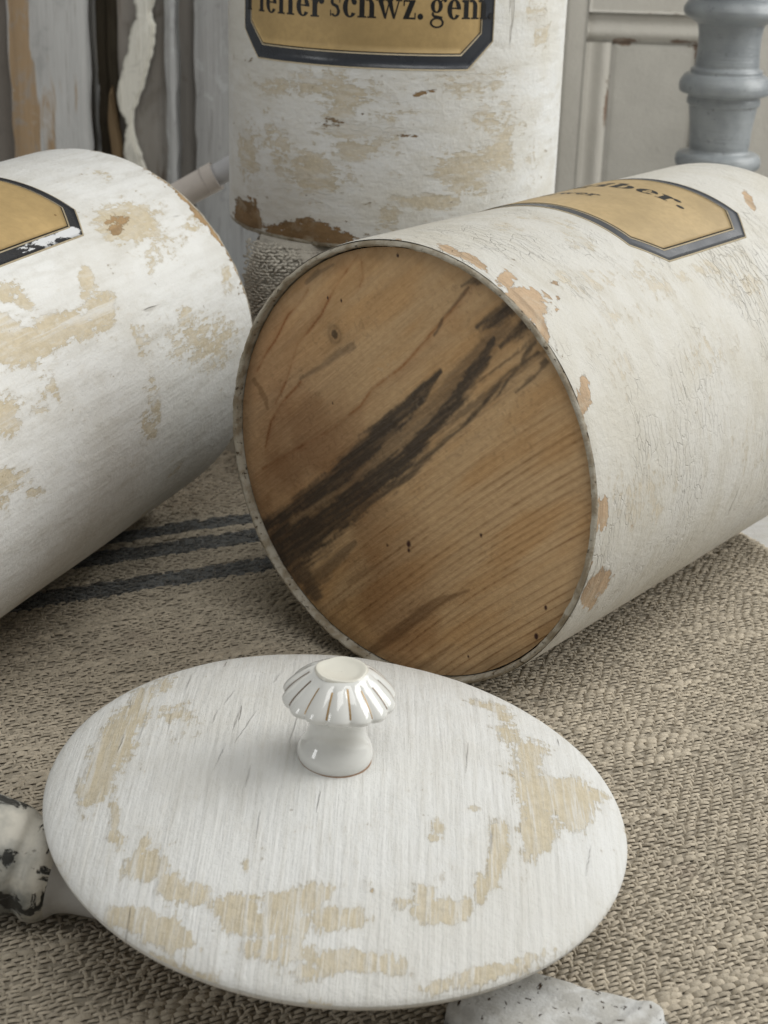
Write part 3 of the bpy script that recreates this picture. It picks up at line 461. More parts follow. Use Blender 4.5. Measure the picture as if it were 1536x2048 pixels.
# crossing warp picks showing between the floats
q = rng.random(nf) < .5; s2 = s[q]+PER*.5; t2 = t[q]+ROW*.25; n2_ = len(s2)
V, Fq = floats(s2, t2, lambda a, b: cloth_z(a, b)-.00015, np.full(n2_, ROW*1.5)*(.8+.4*rng.random(n2_)), np.full(n2_, .00105)*(.8+.5*rng.random(n2_)), np.full(n2_, .00095), np.pi/2+rng.normal(-.15, .2, n2_), rng)
o = mesh_obj('cross_yarn', V, Fq, M_linen, cl_root); o['kind'] = 'stuff'
def fibres(pts, nrm, length, rad, rr):
    Vs = []; Fs = []; off = 0
    for p in pts:
        a = rr.random()*6.28; d = np.array([math.cos(a), math.sin(a), .35*rr.random()]); d /= np.linalg.norm(d); L_ = length*(.4+rr.random())
        c = np.array([-d[1], d[0], .3])*(rr.random()-.5)*L_*.9
        tt = np.linspace(0, 1, 6); P_ = p+np.outer(tt, d*L_)+np.outer(tt*(1-tt)*2, c); P_[:, 2] += .0010*np.sin(tt*np.pi)
        sd = np.array([-d[1], d[0], 0]); 
        for k_ in range(3):
            an = k_*2.094; Vs.append(P_+rad*(math.cos(an)*sd+math.sin(an)*np.array([0, 0, 1.])))
        for i in range(5):
            for k_ in range(3): k2 = (k_+1) % 3; Fs.append((off+k_*6+i, off+k_*6+i+1, off+k2*6+i+1, off+k2*6+i))
        off += 18
    return np.concatenate(Vs), np.array(Fs)
i = rng.choice(nf, 520, replace=False); P_ = np.stack([s[i], t[i], cloth_z(s[i], t[i])+.0006], -1)
V, Fq = fibres(P_, None, .006, .00007, rng); o = mesh_obj('loose_fibre', V, Fq, M_fib, cl_root); o['kind'] = 'stuff'

# folded linen that lifts the upright canister
sk = empty('folded_linen', (-.008, .815, -.001)); tag(sk, 'thick pad of folded pale linen under the upright pepper canister', 'folded cloth')
def superbox(nu=150, nv=110, hx=.060, hy=.080, hz=.0575, rr_=.010):
    # rounded box through a cube sphere style lat/long map
    a = np.linspace(0, 2*np.pi, nu, endpoint=False); b = np.linspace(-np.pi/2, np.pi/2, nv)
    A, B = np.meshgrid(a, b, indexing='ij')
    sg = lambda c, e: np.sign(c)*np.abs(c)**e
    x = hx*sg(np.cos(B), .22)*sg(np.cos(A), .28); y = hy*sg(np.cos(B), .22)*sg(np.sin(A), .28); z = hz*sg(np.sin(B), .22)
    return x, y, z
x, y, z = superbox()
dn = .0045*(fbm(x*60+9, y*60, z*60, 31, 4)-.5)+.0035*(fbm(x*260+9, y*260, z*260, 33, 3)-.5)+.0020*np.sin(z*2*np.pi/.027+1.2*vnoise(x*30, y*30, 0, 5))*.5
x = x*(1+dn/.06); y = y*(1+dn/.08); z = z+.0575
z = np.where(z > .112, .1146+0*z-.0*z, z)
mesh_obj('fold_body', np.stack([x, y, z], -1).reshape(-1, 3), grid_faces(150, 110, True), M_stack, sk)
ss_, tt_, ri_ = weave(-.060, .060, .002, .114, .0013, .0026, rng); nf2 = len(ss_)
def wrap_front(V, k_):
    ed = np.clip((np.abs(V[:, 0])-.048)/.012, 0, 1.2); tp = np.clip((V[:, 1]-.100)/.012, 0, 1.2); bt = np.clip((.012-V[:, 1])/.012, 0, 1)
    lump = .0030*(fbm(V[:, 0]*90, V[:, 1]*90, 0, 41, 3)-.5)
    return np.stack([V[:, 0], -.0802-V[:, 2]*k_+lump+.010*ed**2+.008*tp**2+.004*bt**2, V[:, 1]], -1)
V, Fq = floats(ss_, tt_, lambda a, b: 0*a, .0026*(.6+.8*rng.random(nf2)), .0009*(.6+.8*rng.random(nf2)), np.full(nf2, .0009), rng.normal(.1, .35, nf2), rng)
o = mesh_obj('yarn', wrap_front(V, 1.), Fq[:, ::-1], M_stack, sk); o['kind'] = 'stuff'
nf3 = 500; P_ = np.stack([rng.uniform(-.052, .052, nf3), rng.uniform(.006, .108, nf3), np.full(nf3, .0006)], -1)
V, Fq = fibres(P_, None, .005, .00012, rng); o = mesh_obj('loose_fibre', wrap_front(V, .8), Fq[:, ::-1], M_fib2, sk); o['kind'] = 'stuff'

# ---------------------------------------------------------------- lettering (a small didone alphabet, x-height 1)
def arc(cx, cy, rx, ry, a0, a1, wx, wy, n=18):
    """bowl stroke: outer ellipse minus inner ellipse, wx thick at the sides, wy thick at top and bottom"""
    a = np.radians(np.linspace(a0, a1, n)); o = np.stack([cx+rx*np.cos(a), cy+ry*np.sin(a)], -1); i_ = np.stack([cx+(rx-wx)*np.cos(a), cy+(ry-wy)*np.sin(a)], -1)
    return [np.array([o[j], o[j+1], i_[j+1], i_[j]]) for j in range(n-1)]
def box(x0, x1, y0, y1): return [np.array([(x0, y0), (x1, y0), (x1, y1), (x0, y1)], float)]
def quad(*p): return [np.array(p, float)]
def dot(cx, cy, r, n=14):
    a = np.linspace(0, 2*np.pi, n, endpoint=False); return [np.stack([cx+r*np.cos(a), cy+r*np.sin(a)], -1)]
h_ = .085; st_ = .30
def serif(x0, x1, y, top=False): return box(x0-.11, x1+.11, y-(h_ if top else 0), y+(0 if top else h_))
def stem(x, y0, y1, foot=True, flag=True):
    o = box(x, x+st_, y0, y1)
    if foot: o += serif(x, x+st_, y0)
    if flag: o += quad((x-.13, y1-.02), (x-.13, y1-.10), (x, y1-.16), (x, y1))
    return o
def arch(x): return arc(x+.24, .62, .36, .40, 0, 125, .28, .12, 10)+box(x+.32, x+.60, 0, .63)+serif(x+.32, x+.60, 0)
def ring(cx, cy, rx, ry, wx, wy): return arc(cx, cy, rx, ry, 0, 360, wx, wy, 30)
G = {
 'i': (.60, stem(.14, 0, 1)+dot(.29, 1.36, .18)), 'n': (1.12, stem(.14, 0, 1)+arch(.40)), 'm': (1.72, stem(.14, 0, 1)+arch(.40)+arch(.98)),
 'h': (1.12, stem(.14, 0, 1.55)+arch(.40)), 'r': (.86, stem(.14, 0, 1)+arc(.66, .60, .30, .40, 70, 165, .1, .12, 9)+dot(.70, .84, .16)),
 'e': (.94, arc(.48, .5, .42, .53, 20, 325, .29, .09, 26)+box(.2, .82, .52, .60)+arc(.48, .5, .42, .53, 0, 22, .26, .09, 4)),
 'c': (.90, arc(.48, .5, .42, .53, 40, 325, .29, .09, 24)+dot(.74, .78, .15)),
 's': (.80, arc(.40, .76, .29, .27, 30, 250, .19, .09, 14)+quad((.16, .70), (.30, .52), (.66, .34), (.60, .56), (.40, .66))+quad((.16, .70), (.40, .66), (.40, .50), (.2, .56))+arc(.40, .25, .30, .28, -150, 70, .19, .09, 14)+box(.09, .15, .0, .32)+box(.64, .70, .70, 1.02)),
 'z': (.84, box(.08, .76, .90, 1)+box(.08, .78, 0, .10)+quad((.08, .06), (.40, .06), (.76, .94), (.44, .94))+box(.08, .15, .68, 1)+box(.72, .79, 0, .34)),
 'w': (1.46, quad((.06, 1), (.36, 1), (.58, 0), (.46, 0))+quad((.46, 0), (.56, 0), (.78, .95), (.72, .95))+quad((.58, 1), (.88, 1), (1.08, 0), (.96, 0))+quad((.96, 0), (1.06, 0), (1.34, 1), (1.27, 1))+serif(.06, .36, 1, True)+serif(.62, .84, 1, True)+serif(1.22, 1.36, 1, True)),
 'f': (.66, stem(.16, 0, 1.25, True, False)+arc(.52, 1.22, .36, .34, 60, 180, .3, .10, 10)+dot(.62, 1.44, .14)+box(.0, .66, .92, 1)),
 'b': (1.06, stem(.12, 0, 1.55, False)+arc(.50, .5, .46, .53, -130, 130, .29, .09, 20)),
 'g': (1.0, ring(.42, .66, .36, .36, .24, .08)+arc(.46, -.20, .42, .28, 0, 360, .13, .09, 26)+quad((.16, .36), (.26, .32), (.28, .16), (.12, .20))+quad((.12, .20), (.22, .22), (.78, .12), (.76, -.06), (.30, .02))+arc(.86, .84, .22, .2, 60, 190, .07, .07, 8)+dot(.92, .96, .10)),
 'P': (1.20, stem(.16, 0, 1.5, True, False)+serif(.16, .46, 1.5, True)+arc(.56, 1.10, .54, .40, -90, 90, .29, .08, 16)+box(.44, .60, 1.42, 1.5)+box(.44, .60, .70, .78)),
 'I': (.70, stem(.18, 0, 1.5, True, False)+serif(.18, .48, 1.5, True)),
 'Z': (1.12, box(.08, 1.02, 1.40, 1.5)+box(.08, 1.05, 0, .10)+quad((.08, .06), (.46, .06), (1.02, 1.44), (.66, 1.44))+box(.08, .16, 1.1, 1.5)+box(.98, 1.06, 0, .42)),
 '.': (.46, dot(.22, .15, .165)), ' ': (.42, [])}
def set_text(txt, x0, x1, base, xh):
    """polygons in label space (m) for a word squeezed between x0 and x1"""
    tot = sum(G[c][0] for c in txt); k_ = (x1-x0)/tot; x = 0; out = []
    for c in txt:
        for p in G[c][1]: out.append(np.stack([x0+(x+p[:, 0])*k_, base+p[:, 1]*xh], -1))
        x += G[c][0]
    return out

# ---------------------------------------------------------------- canisters
def wob(th, z, sd): return .0011*(fbm(np.cos(th)*1.5+5, np.sin(th)*1.5, z*11, sd, 3)-.5)
def wear_maps(lst, th, z):
    s_ = th*R*1000; z_ = z*1000; P_ = 2*np.pi*R*1000
    w = [np.zeros_like(s_), np.zeros_like(s_)]
    for cs, cz, ax, az, bx, bz, t_, k_ in lst:
        det = ax*bz-az*bx; ds = (s_-cs+P_/2) % P_-P_/2; dz = z_-cz
        a = (ds*bz-dz*bx)/det; b = (dz*ax-ds*az)/det; q = a*a+b*b
        w[int(t_)-1] = np.maximum(w[int(t_)-1], k_*np.exp(-(q**1.4)*.55))
    return w
def make_canister(name, sd, mat_world, paintm, wear, label, cat_label, rim_wear=0.):
    root = empty(name, mat=mat_world); tag(root, cat_label, 'canister', 'painted wooden pharmacy canisters')
    nu, nv = 560, 250
    th = np.linspace(0, 2*np.pi, nu, endpoint=False); zz = np.linspace(.0006, HC, nv)
    T_, Z_ = np.meshgrid(th, zz, indexing='ij'); w1, w2 = wear_maps(wear, T_, Z_)
    # scattered wear over the rest so no side is blank, and rubbed ends
    sc1 = .52*sstep(.62, .78, fbm(np.cos(T_)*3+sd, np.sin(T_)*3, Z_*32, sd*7, 4)); w1 = np.maximum(w1, sc1*.9)
    e = np.exp(-Z_/.0035)*(.25+.75*sstep(.45, .62, fbm(np.cos(T_)*4, np.sin(T_)*4+sd, 0, sd, 3)))*rim_wear; w2 = np.maximum(w2, e)
    r = R+wob(T_, Z_, sd)-.00045*np.exp(-Z_/.0012)-.0002*sstep(.4, .8, w2)
    V = np.stack([r*np.cos(T_), r*np.sin(T_), Z_], -1).reshape(-1, 3)
    mesh_obj('body', V, grid_faces(nu, nv, True), paintm, root, True, {'wear_undercoat': w1.ravel(), 'wear_wood': w2.ravel()})
    # inside wall and mouth lip
    ip = [(R-.0002, HC+.00005), (R-.0006, HC+.0006), (R-.0022, HC+.0006), (R-.0027, HC), (R-.0028, HC-.01), (R-.0028, .0085)]
    V, Fq = lathe(ip, 128); mesh_obj('inner_wall', V, Fq, M_inside, root)
    # base rim, uneven and chipped
    def rm(r_, z_, A):
        A2 = A+0*r_; d = fbm(np.cos(A2)*22, np.sin(A2)*22, r_*900, sd+3, 4)-.5
        return r_+.0009*d*(r_ < R-.0003), z_-.0013*d*np.exp(-((r_-(R-.0013))/.0011)**2)
    rp = [(R-.00040, .0014), (R-.00030, .0006), (R-.0006, -.0003), (R-.0013, -.0008), (R-.0018, -.0007), (R-.0022, -.0001), (R-.0024, .0010), (R-.00245, .0085)]
    V, Fq = lathe(rp, 420, rm); mesh_obj('rim', V, Fq, M_rim, root)
    # base board (square grid pressed into a disc)
    n = 300; g_ = np.linspace(-1, 1, n); U_, W_ = np.meshgrid(g_, g_, indexing='ij'); RB = R-.0029
    bx = U_*np.sqrt(1-W_**2/2)*RB; by = W_*np.sqrt(1-U_**2/2)*RB
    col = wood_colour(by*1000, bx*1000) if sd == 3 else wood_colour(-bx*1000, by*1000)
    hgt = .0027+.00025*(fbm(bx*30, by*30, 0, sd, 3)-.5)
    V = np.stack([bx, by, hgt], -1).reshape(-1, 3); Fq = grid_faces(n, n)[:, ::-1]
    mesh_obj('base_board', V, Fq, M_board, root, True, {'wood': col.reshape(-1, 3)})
    V, Fq = lathe([(.0005, .0042), (R-.0026, .0042), (R-.0026, .0075), (.0005, .0075)], 96); mesh_obj('base_backing', V, Fq, M_gap, root)
    # label
    lc, z0, z1, half, gold, border, words = label[:7]; bw = label[7] if len(label) > 7 else .0044
    def sheet(nm, inset, dz, mat, parent, ch=.0120, attrs=None):
        hw = half*R-inset; a0, a1 = z0+inset, z1-inset; c_ = ch-inset*.42
        us = np.unique(np.concatenate([np.linspace(-hw, hw, 90), [-hw+c_, hw-c_]])); vs = 26
        cut = np.clip(np.abs(us)-(hw-c_), 0, None); lo = a0+cut; hi = a1-cut
        T2 = np.linspace(0, 1, vs); Zs = lo[:, None]+(hi-lo)[:, None]*T2[None]; A_ = lc+us[:, None]/R+0*Zs
        rr_ = R+wob(A_, Zs, sd)+dz; V = np.stack([rr_*np.cos(A_), rr_*np.sin(A_), Zs], -1).reshape(-1, 3); Fq = grid_faces(len(us), vs)
        # turn the outer edge down to the canister so that the sheet has thickness
        nU = len(us); ring = np.concatenate([np.arange(vs), np.arange(1, nU)*vs+vs-1, (nU-1)*vs+np.arange(vs-2, -1, -1), np.arange(nU-2, 0, -1)*vs])
        E_ = V[ring].copy(); rad = np.hypot(E_[:, 0], E_[:, 1]); E_[:, :2] *= ((rad-dz-.0003)/rad)[:, None]; n0 = len(V)
        idx = np.arange(len(ring)); S_ = np.stack([ring, n0+idx, n0+np.roll(idx, -1), np.roll(ring, -1)], -1)
        V = np.vstack([V, E_]); at = None
        if attrs: at = attrs(V)
        return mesh_obj(nm, V, np.vstack([Fq, S_]), mat, parent, True, at)
    lb = sheet('label', 0, .00022, M_cream, root)
    scr = None
    if border is M_border_s:
        def scr(V):
            s_ = (np.arctan2(V[:, 1], V[:, 0])-lc)*R; return {'scrape': .85*g(s_, -half*R+.003, .0035)*(g(V[:, 2], .091, .008)+.75*g(V[:, 2], .108, .012)+.5*g(V[:, 2], .125, .012))+0*s_}
    sheet('border', .0006, .00030, border, lb, attrs=scr); sheet('inner_edge', .0006+bw, .00038, M_cream, lb); sheet('ink_line', .0012+bw, .00045, M_ink, lb); sheet('gold_field', .0017+bw, .00052, gold, lb)
    Vs = []; Fs = []; off = 0
    for wd_, x0, x1, base, xh in words:
        for p in set_text(wd_, x0, x1, base, xh):
            A_ = p[:, 0]/R; rr_ = R+wob(A_, p[:, 1], sd)+.00060
            Vs.append(np.stack([rr_*np.cos(A_), rr_*np.sin(A_), p[:, 1]], -1)); Fs.append(tuple(range(off, off+len(p)))); off += len(p)
    if Vs: mesh_obj('lettering', np.concatenate(Vs), Fs, M_ink, lb, False)
    return root

# bare wooden base: growth lines, stains and dents laid out in millimetres on the board
def seg_dist(x, y, pts, ws=None):
    best = np.full(x.shape, 1e9); along = np.zeros(x.shape); wl = np.zeros(x.shape); acc = 0
    for i_ in range(len(pts)-1):
        ax_, ay_ = pts[i_]; bx_, by_ = pts[i_+1]; dx, dy = bx_-ax_, by_-ay_; L2 = dx*dx+dy*dy
        t_ = np.clip(((x-ax_)*dx+(y-ay_)*dy)/L2, 0, 1); d = np.hypot(x-ax_-t_*dx, y-ay_-t_*dy)
        m = d < best; best = np.where(m, d, best)
        if ws is not None: wl = np.where(m, ws[i_]+(ws[i_+1]-ws[i_])*t_, wl)
        sgn = np.sign((x-ax_)*dy-(y-ay_)*dx); along = np.where(m, sgn, along)
    return best, wl, along
def wood_colour(a, b):
    """a = right, b = up (mm) seen from outside; returns linear base colour"""
    ang = math.radians(41.5); u = a*math.cos(ang)+b*math.sin(ang); v = -a*math.sin(ang)+b*math.cos(ang)
    v2 = v+1.8*(fbm(u*.012, v*.03, 0, 5, 2)-.5)*3+.0016*(u-10)**2*np.where(v < 0, .35, 0)
    warp = (fbm(a*.09, b*.09, 0, 8, 3)-.5)*2.2
    au = a+(fbm(u*.05, v*.35, 0, 9, 3)-.5)*3.0; bu = b+(fbm(u*.05, v*.35, 0, 10, 3)-.5)*3.0
    base = np.array([.53, .33, .156]); pale = np.array([.56, .38, .205]); pink = np.array([.42, .262, .150]); deep = np.array([.26, .135, .052])
    n1 = fbm(u*.03, v*.12, 0, 12, 4)[..., None]; n2 = fbm(u*.06, v*1.4, 0, 13, 3)[..., None]
    c = base+(pale-base)*sstep(.35, .7, n1); up_ = sstep(-2, 22, v)[..., None]
    c = c*(1-up_*sstep(20, -45, u)[..., None]*.6)+pink*(up_*sstep(20, -45, u)[..., None]*.6)
    c = c*(.90+.2*n2)
    # fine straight latewood lines below the stained band
    lower = sstep(-7, -14, v)
    y = v2/2.7; ph = y+1.5*(vnoise(y*.35, 0, 0, 3)-.5)+.10*(fbm(u*.03, v*.1, 0, 4, 2)-.5); fr = ph-np.floor(ph)
    ln = np.exp(-((fr-.5)/.06)**2)+.35*sstep(.0, .5, fr)*(fr < .5); ln = ln*(.35+.65*vnoise(np.floor(ph)*1.7, 0, 0, 6))*(.55+.45*sstep(.3, .6, fbm(u*.07, v*.2, 0, 7, 3)))
    c = c*(1-(lower*ln*.74)[..., None]*np.array([.85, 1.0, 1.15]))
    # cathedral lines above
    for pts, wd_ in GRAIN['line']:
        d, _, sd_ = seg_dist(a+warp*.6, b+warp*.6, pts); d2 = d*1.0
        k_ = (.34*np.exp(-(d2/.55)**2)+.24*np.exp(-d2/(wd_*1.1))*(sd_ > 0))*(.45+.75*sstep(.3, .65, fbm(a*.12, b*.12, 0, 29, 3))); c = c*(1-k_[..., None]*np.array([.7, 1, 1.2]))
    bands = np.sin(v*.55+fbm(u*.02, v*.06, 0, 15, 3)*9)*.5+.5; c = c*(1-.07*(bands*(v > 0))[..., None])
    for pts, ws, k_ in GRAIN['brown']:
        d, wl, _ = seg_dist(au, bu, pts, ws); m = k_*.62*sstep(1.1, .45, d/np.maximum(wl/2, .1)+.9*(fbm(u*.08, v*.9, 0, 22, 3)-.5)); c = c*(1-m[..., None])+deep*.62*m[..., None]
    dk = np.zeros_like(a); fine = fbm(u*.10, v*1.1, 0, 17, 4); gr = fbm(a*.9, b*.9, 0, 18, 3)
    for i_, (pts, ws, k_) in enumerate(GRAIN['dark']):
        d, wl, _ = seg_dist(au, bu, pts, ws); wl = wl*(2.5 if i_ in (0, 1) else 1.6); q = d/np.maximum(wl/2, .15)
        dk = np.maximum(dk, k_*sstep(1.35, .5, q+1.35*(fine-.5)+.45*(gr-.5)))
    dk = dk*(.80+.28*sstep(.34, .60, .2*gr+.8*fbm(u*.07, v*1.7, 0, 28, 4))); halo = np.zeros_like(a)
    for pts, ws, k_ in GRAIN['dark'][:4]:
        d, wl, _ = seg_dist(au, bu, pts, ws); halo = np.maximum(halo, k_*np.exp(-np.maximum(d-wl/2, 0)/2.6))
    c = c*(1-.30*(halo*sstep(.35, .7, fine))[..., None])
    stz = np.exp(-((v-3-.10*u)/9.)**2)*sstep(-40, 20, u+10*(fine-.5)); thin = sstep(.56, .66, fbm(u*.022, v*1.5, 0, 33, 3))*stz; dk = np.maximum(dk, .62*thin)
    grime = sstep(.42, .66, fbm(a*.035+4, b*.035, 0, 34, 4))*sstep(15, -35, a*.8+b*.5); c = c*(1-.34*grime[..., None]*np.array([.8, 1, 1.15]))
    dark = np.array([.045, .036, .029]); m = np.clip(dk, 0, .93)[..., None]; c = c*(1-m)+dark*m
    kx, ky = GRAIN['knot']; kd = np.hypot((a-kx)*1.0, (b-ky)*.85)
    kd = kd+.9*(fbm(a*.5, b*.5, 0, 30, 2)-.5); c = c*(1-.30*np.exp(-(np.abs(kd-2.6)/.7)**2)[..., None]); c = c*(1-.75*sstep(1.9, 1.0, kd)[..., None]); c = c*(1-.18*np.exp(-((kd)/6)**2)[..., None])
    for (px, py), r_ in GRAIN['spot']:
        d = np.hypot((a-px)*1.2, (b-py)*.8); m = sstep(r_*1.25, r_*.7, d)[..., None]; c = c*(1-m)+np.array([.05, .018, .012])*m
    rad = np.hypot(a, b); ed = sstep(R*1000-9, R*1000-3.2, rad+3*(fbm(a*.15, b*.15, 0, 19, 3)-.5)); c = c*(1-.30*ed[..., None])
    dust = sstep(.72, .80, fbm(a*.45, b*.45, 0, 24, 4))*.5*np.exp(-(np.hypot(a+8, b-28)/16)**2); c = c+dust[..., None]*(np.array([.45, .38, .28])-c)*.6
    sp = sstep(.70, .74, fbm(a*.8+b*.3, b*.8-a*.3, 0, 26, 2))*.4*sstep(.5, .7, fbm(a*.05, b*.05, 0, 27, 2)); c = c*(1-sp[..., None]*.4)
    return np.clip(c, .004, 1)
k = NT('bare pine base', .55, .28); v = k.coord(); n = k.noise(v, 420, 4, .65); wl_ = k.attr('wood', True)
tcx = k.new('ShaderNodeTexCoord'); mpx = k.new('ShaderNodeMapping', vector_type='TEXTURE'); k.l.new(tcx.outputs['Object'], mpx.inputs[0]); mpx.inputs['Rotation'].default_value = (0, 0, math.radians(48.5)); mpx.inputs['Scale'].default_value = (1/45., 1/900., 1)
fl = k.noise(mpx.outputs[0], 1, 4, .6)
cw = k.mix(k.ss(n, .3, .75, 0, .35), wl_, k.mix(1., wl_, (.70, .66, .62), 'MULTIPLY')); cw = k.mix(k.ss(fl, .55, .75, 0, .30), cw, k.mix(1., cw, (.70, .66, .60), 'MULTIPLY'))
M_board = k.out(cw, k.bump(k.math('ADD', n, k.math('MULTIPLY', fl, .7)), .0004), k.ss(n, .3, .7, .45, .65))

def lying(cx, cy, ang, away=1):
    ax = Vector((math.sin(ang), math.cos(ang), 0))*away; X_ = Vector((0, 0, 1)); Y_ = ax.cross(X_); return basis(X_, Y_, ax, (cx, cy, R))
D = math.radians; HALF = D(45.6)
tz = lambda d: D(d)*R
make_canister('wooden_canister', 3, lying(.0051, .538, .6576), M_right, WEAR['right'],
    (D(-10.4), .0835, .1684, HALF, M_label_gold2, M_border_g, [('Zingiber.', tz(-40), tz(20.0), .1388, .0070), ('Ingwer', tz(-23), tz(1.2), .1150, .0046)]),
    'white wooden canister lying with its bare stained pine base towards us', rim_wear=.55)
make_canister('wooden_canister', 1, lying(-.1326, .7046, .3357, -1), M_left, WEAR['left'],
    (D(8.3), .0750, .1583, HALF, M_label_gold, M_border_s, []),
    'white lying canister at the left with ochre worn patches and scraped label border', rim_wear=.9)
make_canister('wooden_canister', 2, basis((1, 0, 0), (0, 1, 0), (0, 0, 1), (-.0013, .8137, .1138)), M_stand, WEAR['stand'],
    (D(-103.6), .0795, .1638, HALF, M_label_gold, M_border, [('Pfeffer', tz(-147), tz(-113), .1000, .0080), ('schwz.', tz(-111.5), tz(-81.5), .1008, .0080), ('gem.', tz(-80), tz(-58.3), .1012, .0080)], .0056),
    'white canister standing upright on folded linen with a pepper label', rim_wear=.3)

# ---------------------------------------------------------------- lid with porcelain knob
lX, lY, lN = (.99722898, 0, -.07439328), (.00420709, .99839966, .05639525), Vector((.0746, -.0568, 1)).normalized()
lid = empty('canister_lid', mat=basis(lX, lY, lN, (-.0104, .3992, .0298))); tag(lid, 'round white canister lid with porcelain knob lying in front of the canisters', 'lid')
RL = .0816; nr, na = 250, 640
q_ = np.linspace(0, 1, nr); q_ = np.maximum(q_, .002)
A_, Q_ = np.meshgrid(np.linspace(0, 2*np.pi, na, endpoint=False), q_, indexing='ij')
rl = Q_*RL*(1+.0035*np.sin(A_*3+1)+.004*(vnoise(np.cos(A_)*2+4, np.sin(A_)*2, 0, 4)-.5)*(Q_ > .6)); lx_, ly_ = rl*np.cos(A_), rl*np.sin(A_)
lz = .0118*np.clip(1-Q_**2, 0, 1)+.0034*np.sqrt(np.clip(1-Q_**9, 0, 1))+.00022*(fbm(lx_*260, ly_*22, 0, 6, 3)-.5)+.0003*(fbm(lx_*50, ly_*50, 0, 7, 3)-.5)
def lid_wear(x, y):
    w = [np.zeros_like(x), np.zeros_like(x)]
    for cx, cy, ax, ay, bx, by, t_, k_ in WEAR['lid']:
        det = ax*by-ay*bx; dx, dy = x*1000-cx, y*1000-cy; a = (dx*by-dy*bx)/det; b = (dy*ax-dx*ay)/det; q = a*a+b*b
        w[int(t_)-1] = np.maximum(w[int(t_)-1], 1.0*k_*1.04*np.exp(-((q/1.15)**1.2)*.55))
    return w
w1, w2 = lid_wear(lx_, ly_); e_ = np.exp(-(RL-rl)/.0012)*.45*sstep(.5, .62, fbm(np.cos(A_)*5, np.sin(A_)*5, 0, 9, 3)); w1 = np.maximum(w1, e_)
ckm = np.zeros_like(lx_)
for x0, y0, x1, y1 in WEAR['crack']:
    dx, dy = x1-x0, y1-y0; L2 = dx*dx+dy*dy; px_, py_ = lx_*1000, ly_*1000
    t_ = np.clip(((px_-x0)*dx+(py_-y0)*dy)/L2, 0, 1); d = np.hypot(px_-x0-t_*dx+.25*(vnoise(t_*4, x0, 0, 3)-.5), py_-y0-t_*dy)
    ckm = np.maximum(ckm, np.exp(-(d/.20)**2)*np.sin(np.pi*np.clip(t_, .08, .92))**.5)
mesh_obj('lid_top', np.stack([lx_, ly_, lz], -1).reshape(-1, 3), grid_faces(na, nr, True), M_lid, lid, True, {'wear_undercoat': w1.ravel(), 'wear_wood': w2.ravel(), 'crack': ckm.ravel()})
def rimmod(r_, z_, A):
    f_ = 1+.0035*np.sin(A*3+1)+.004*(vnoise(np.cos(A)*2+4, np.sin(A)*2, 0, 4)-.5); return r_*(f_+0*r_), z_
V, Fq = lathe(smooth_prof([(RL, 0), (RL-.0002, -.0010), (RL-.0010, -.0021), (RL-.0024, -.0030), (RL-.006, -.0037)], 4).tolist()+[(.0545, -.0042)], 260, rimmod)
mesh_obj('lid_edge', V, Fq[:, ::-1], M_lid, lid, True)
V, Fq = lathe([(.0545, -.0041), (.054, -.0210), (.052, -.0222), (.0005, -.0222)], 96); mesh_obj('lid_plug', V, Fq[:, ::-1], M_inside, lid)
# knob
kn0 = .0147
def flute(r_, z_, A):
    cap = sstep(kn0+.0165, kn0+.0205, z_)*sstep(kn0+.0305, kn0+.0285, z_); lob = np.abs(np.cos((A+.2)*7))
    return r_*(1-.058*cap*(1-lob**.7)*1.25+.012*cap*np.sin(A*2+1)), z_+.0004*cap*np.sin(A*3)
kp = smooth_prof([(.0098, kn0), (.0103, kn0+.0012), (.01055, kn0+.0030), (.0101, kn0+.0050), (.0089, kn0+.0076), (.0080, kn0+.0108), (.0077, kn0+.0138), (.0084, kn0+.0164), (.0112, kn0+.0188), (.0147, kn0+.0203),
                  (.01545, kn0+.0213), (.0154, kn0+.0224), (.0138, kn0+.0247), (.0109, kn0+.0276), (.0080, kn0+.0299), (.0068, kn0+.0306)], 7)
kroot = empty('knob'); kroot.parent = lid; kroot.rotation_euler = (0, math.radians(-1.5), 0); kroot.location = (-.0019, .0008, kn0*.08); kroot.scale = (1, 1, .92)
V, Fq = lathe(kp, 168, flute); kb = mesh_obj('knob_body', V, Fq, M_porc, kroot)
V, Fq = lathe(smooth_prof([(.0072, kn0+.0302), (.0068, kn0+.0310), (.0061, kn0+.0310), (.0045, kn0+.0305), (.002, kn0+.0302), (.0001, kn0+.0301)], 5), 96, lambda r_, z_, A: (r_*(1+.03*np.sin(A*2+.6)+.02*np.sin(A*5)), z_+.00025*np.sin(A*2)*(r_/.007)**2))
mesh_obj('knob_dish', V, Fq, M_porc_cream, kroot)
V, Fq = lathe([(.0099, kn0-.0006), (.0104, kn0-.0001), (.0102, kn0+.0006), (.0095, kn0+.0007)], 96); mesh_obj('glue_ring', V, Fq, M_glue, kroot)
pc_ = np.array(kp); cap_all = np.where((pc_[:, 1] > kn0+.0219) & (pc_[:, 1] < kn0+.0296))[0]
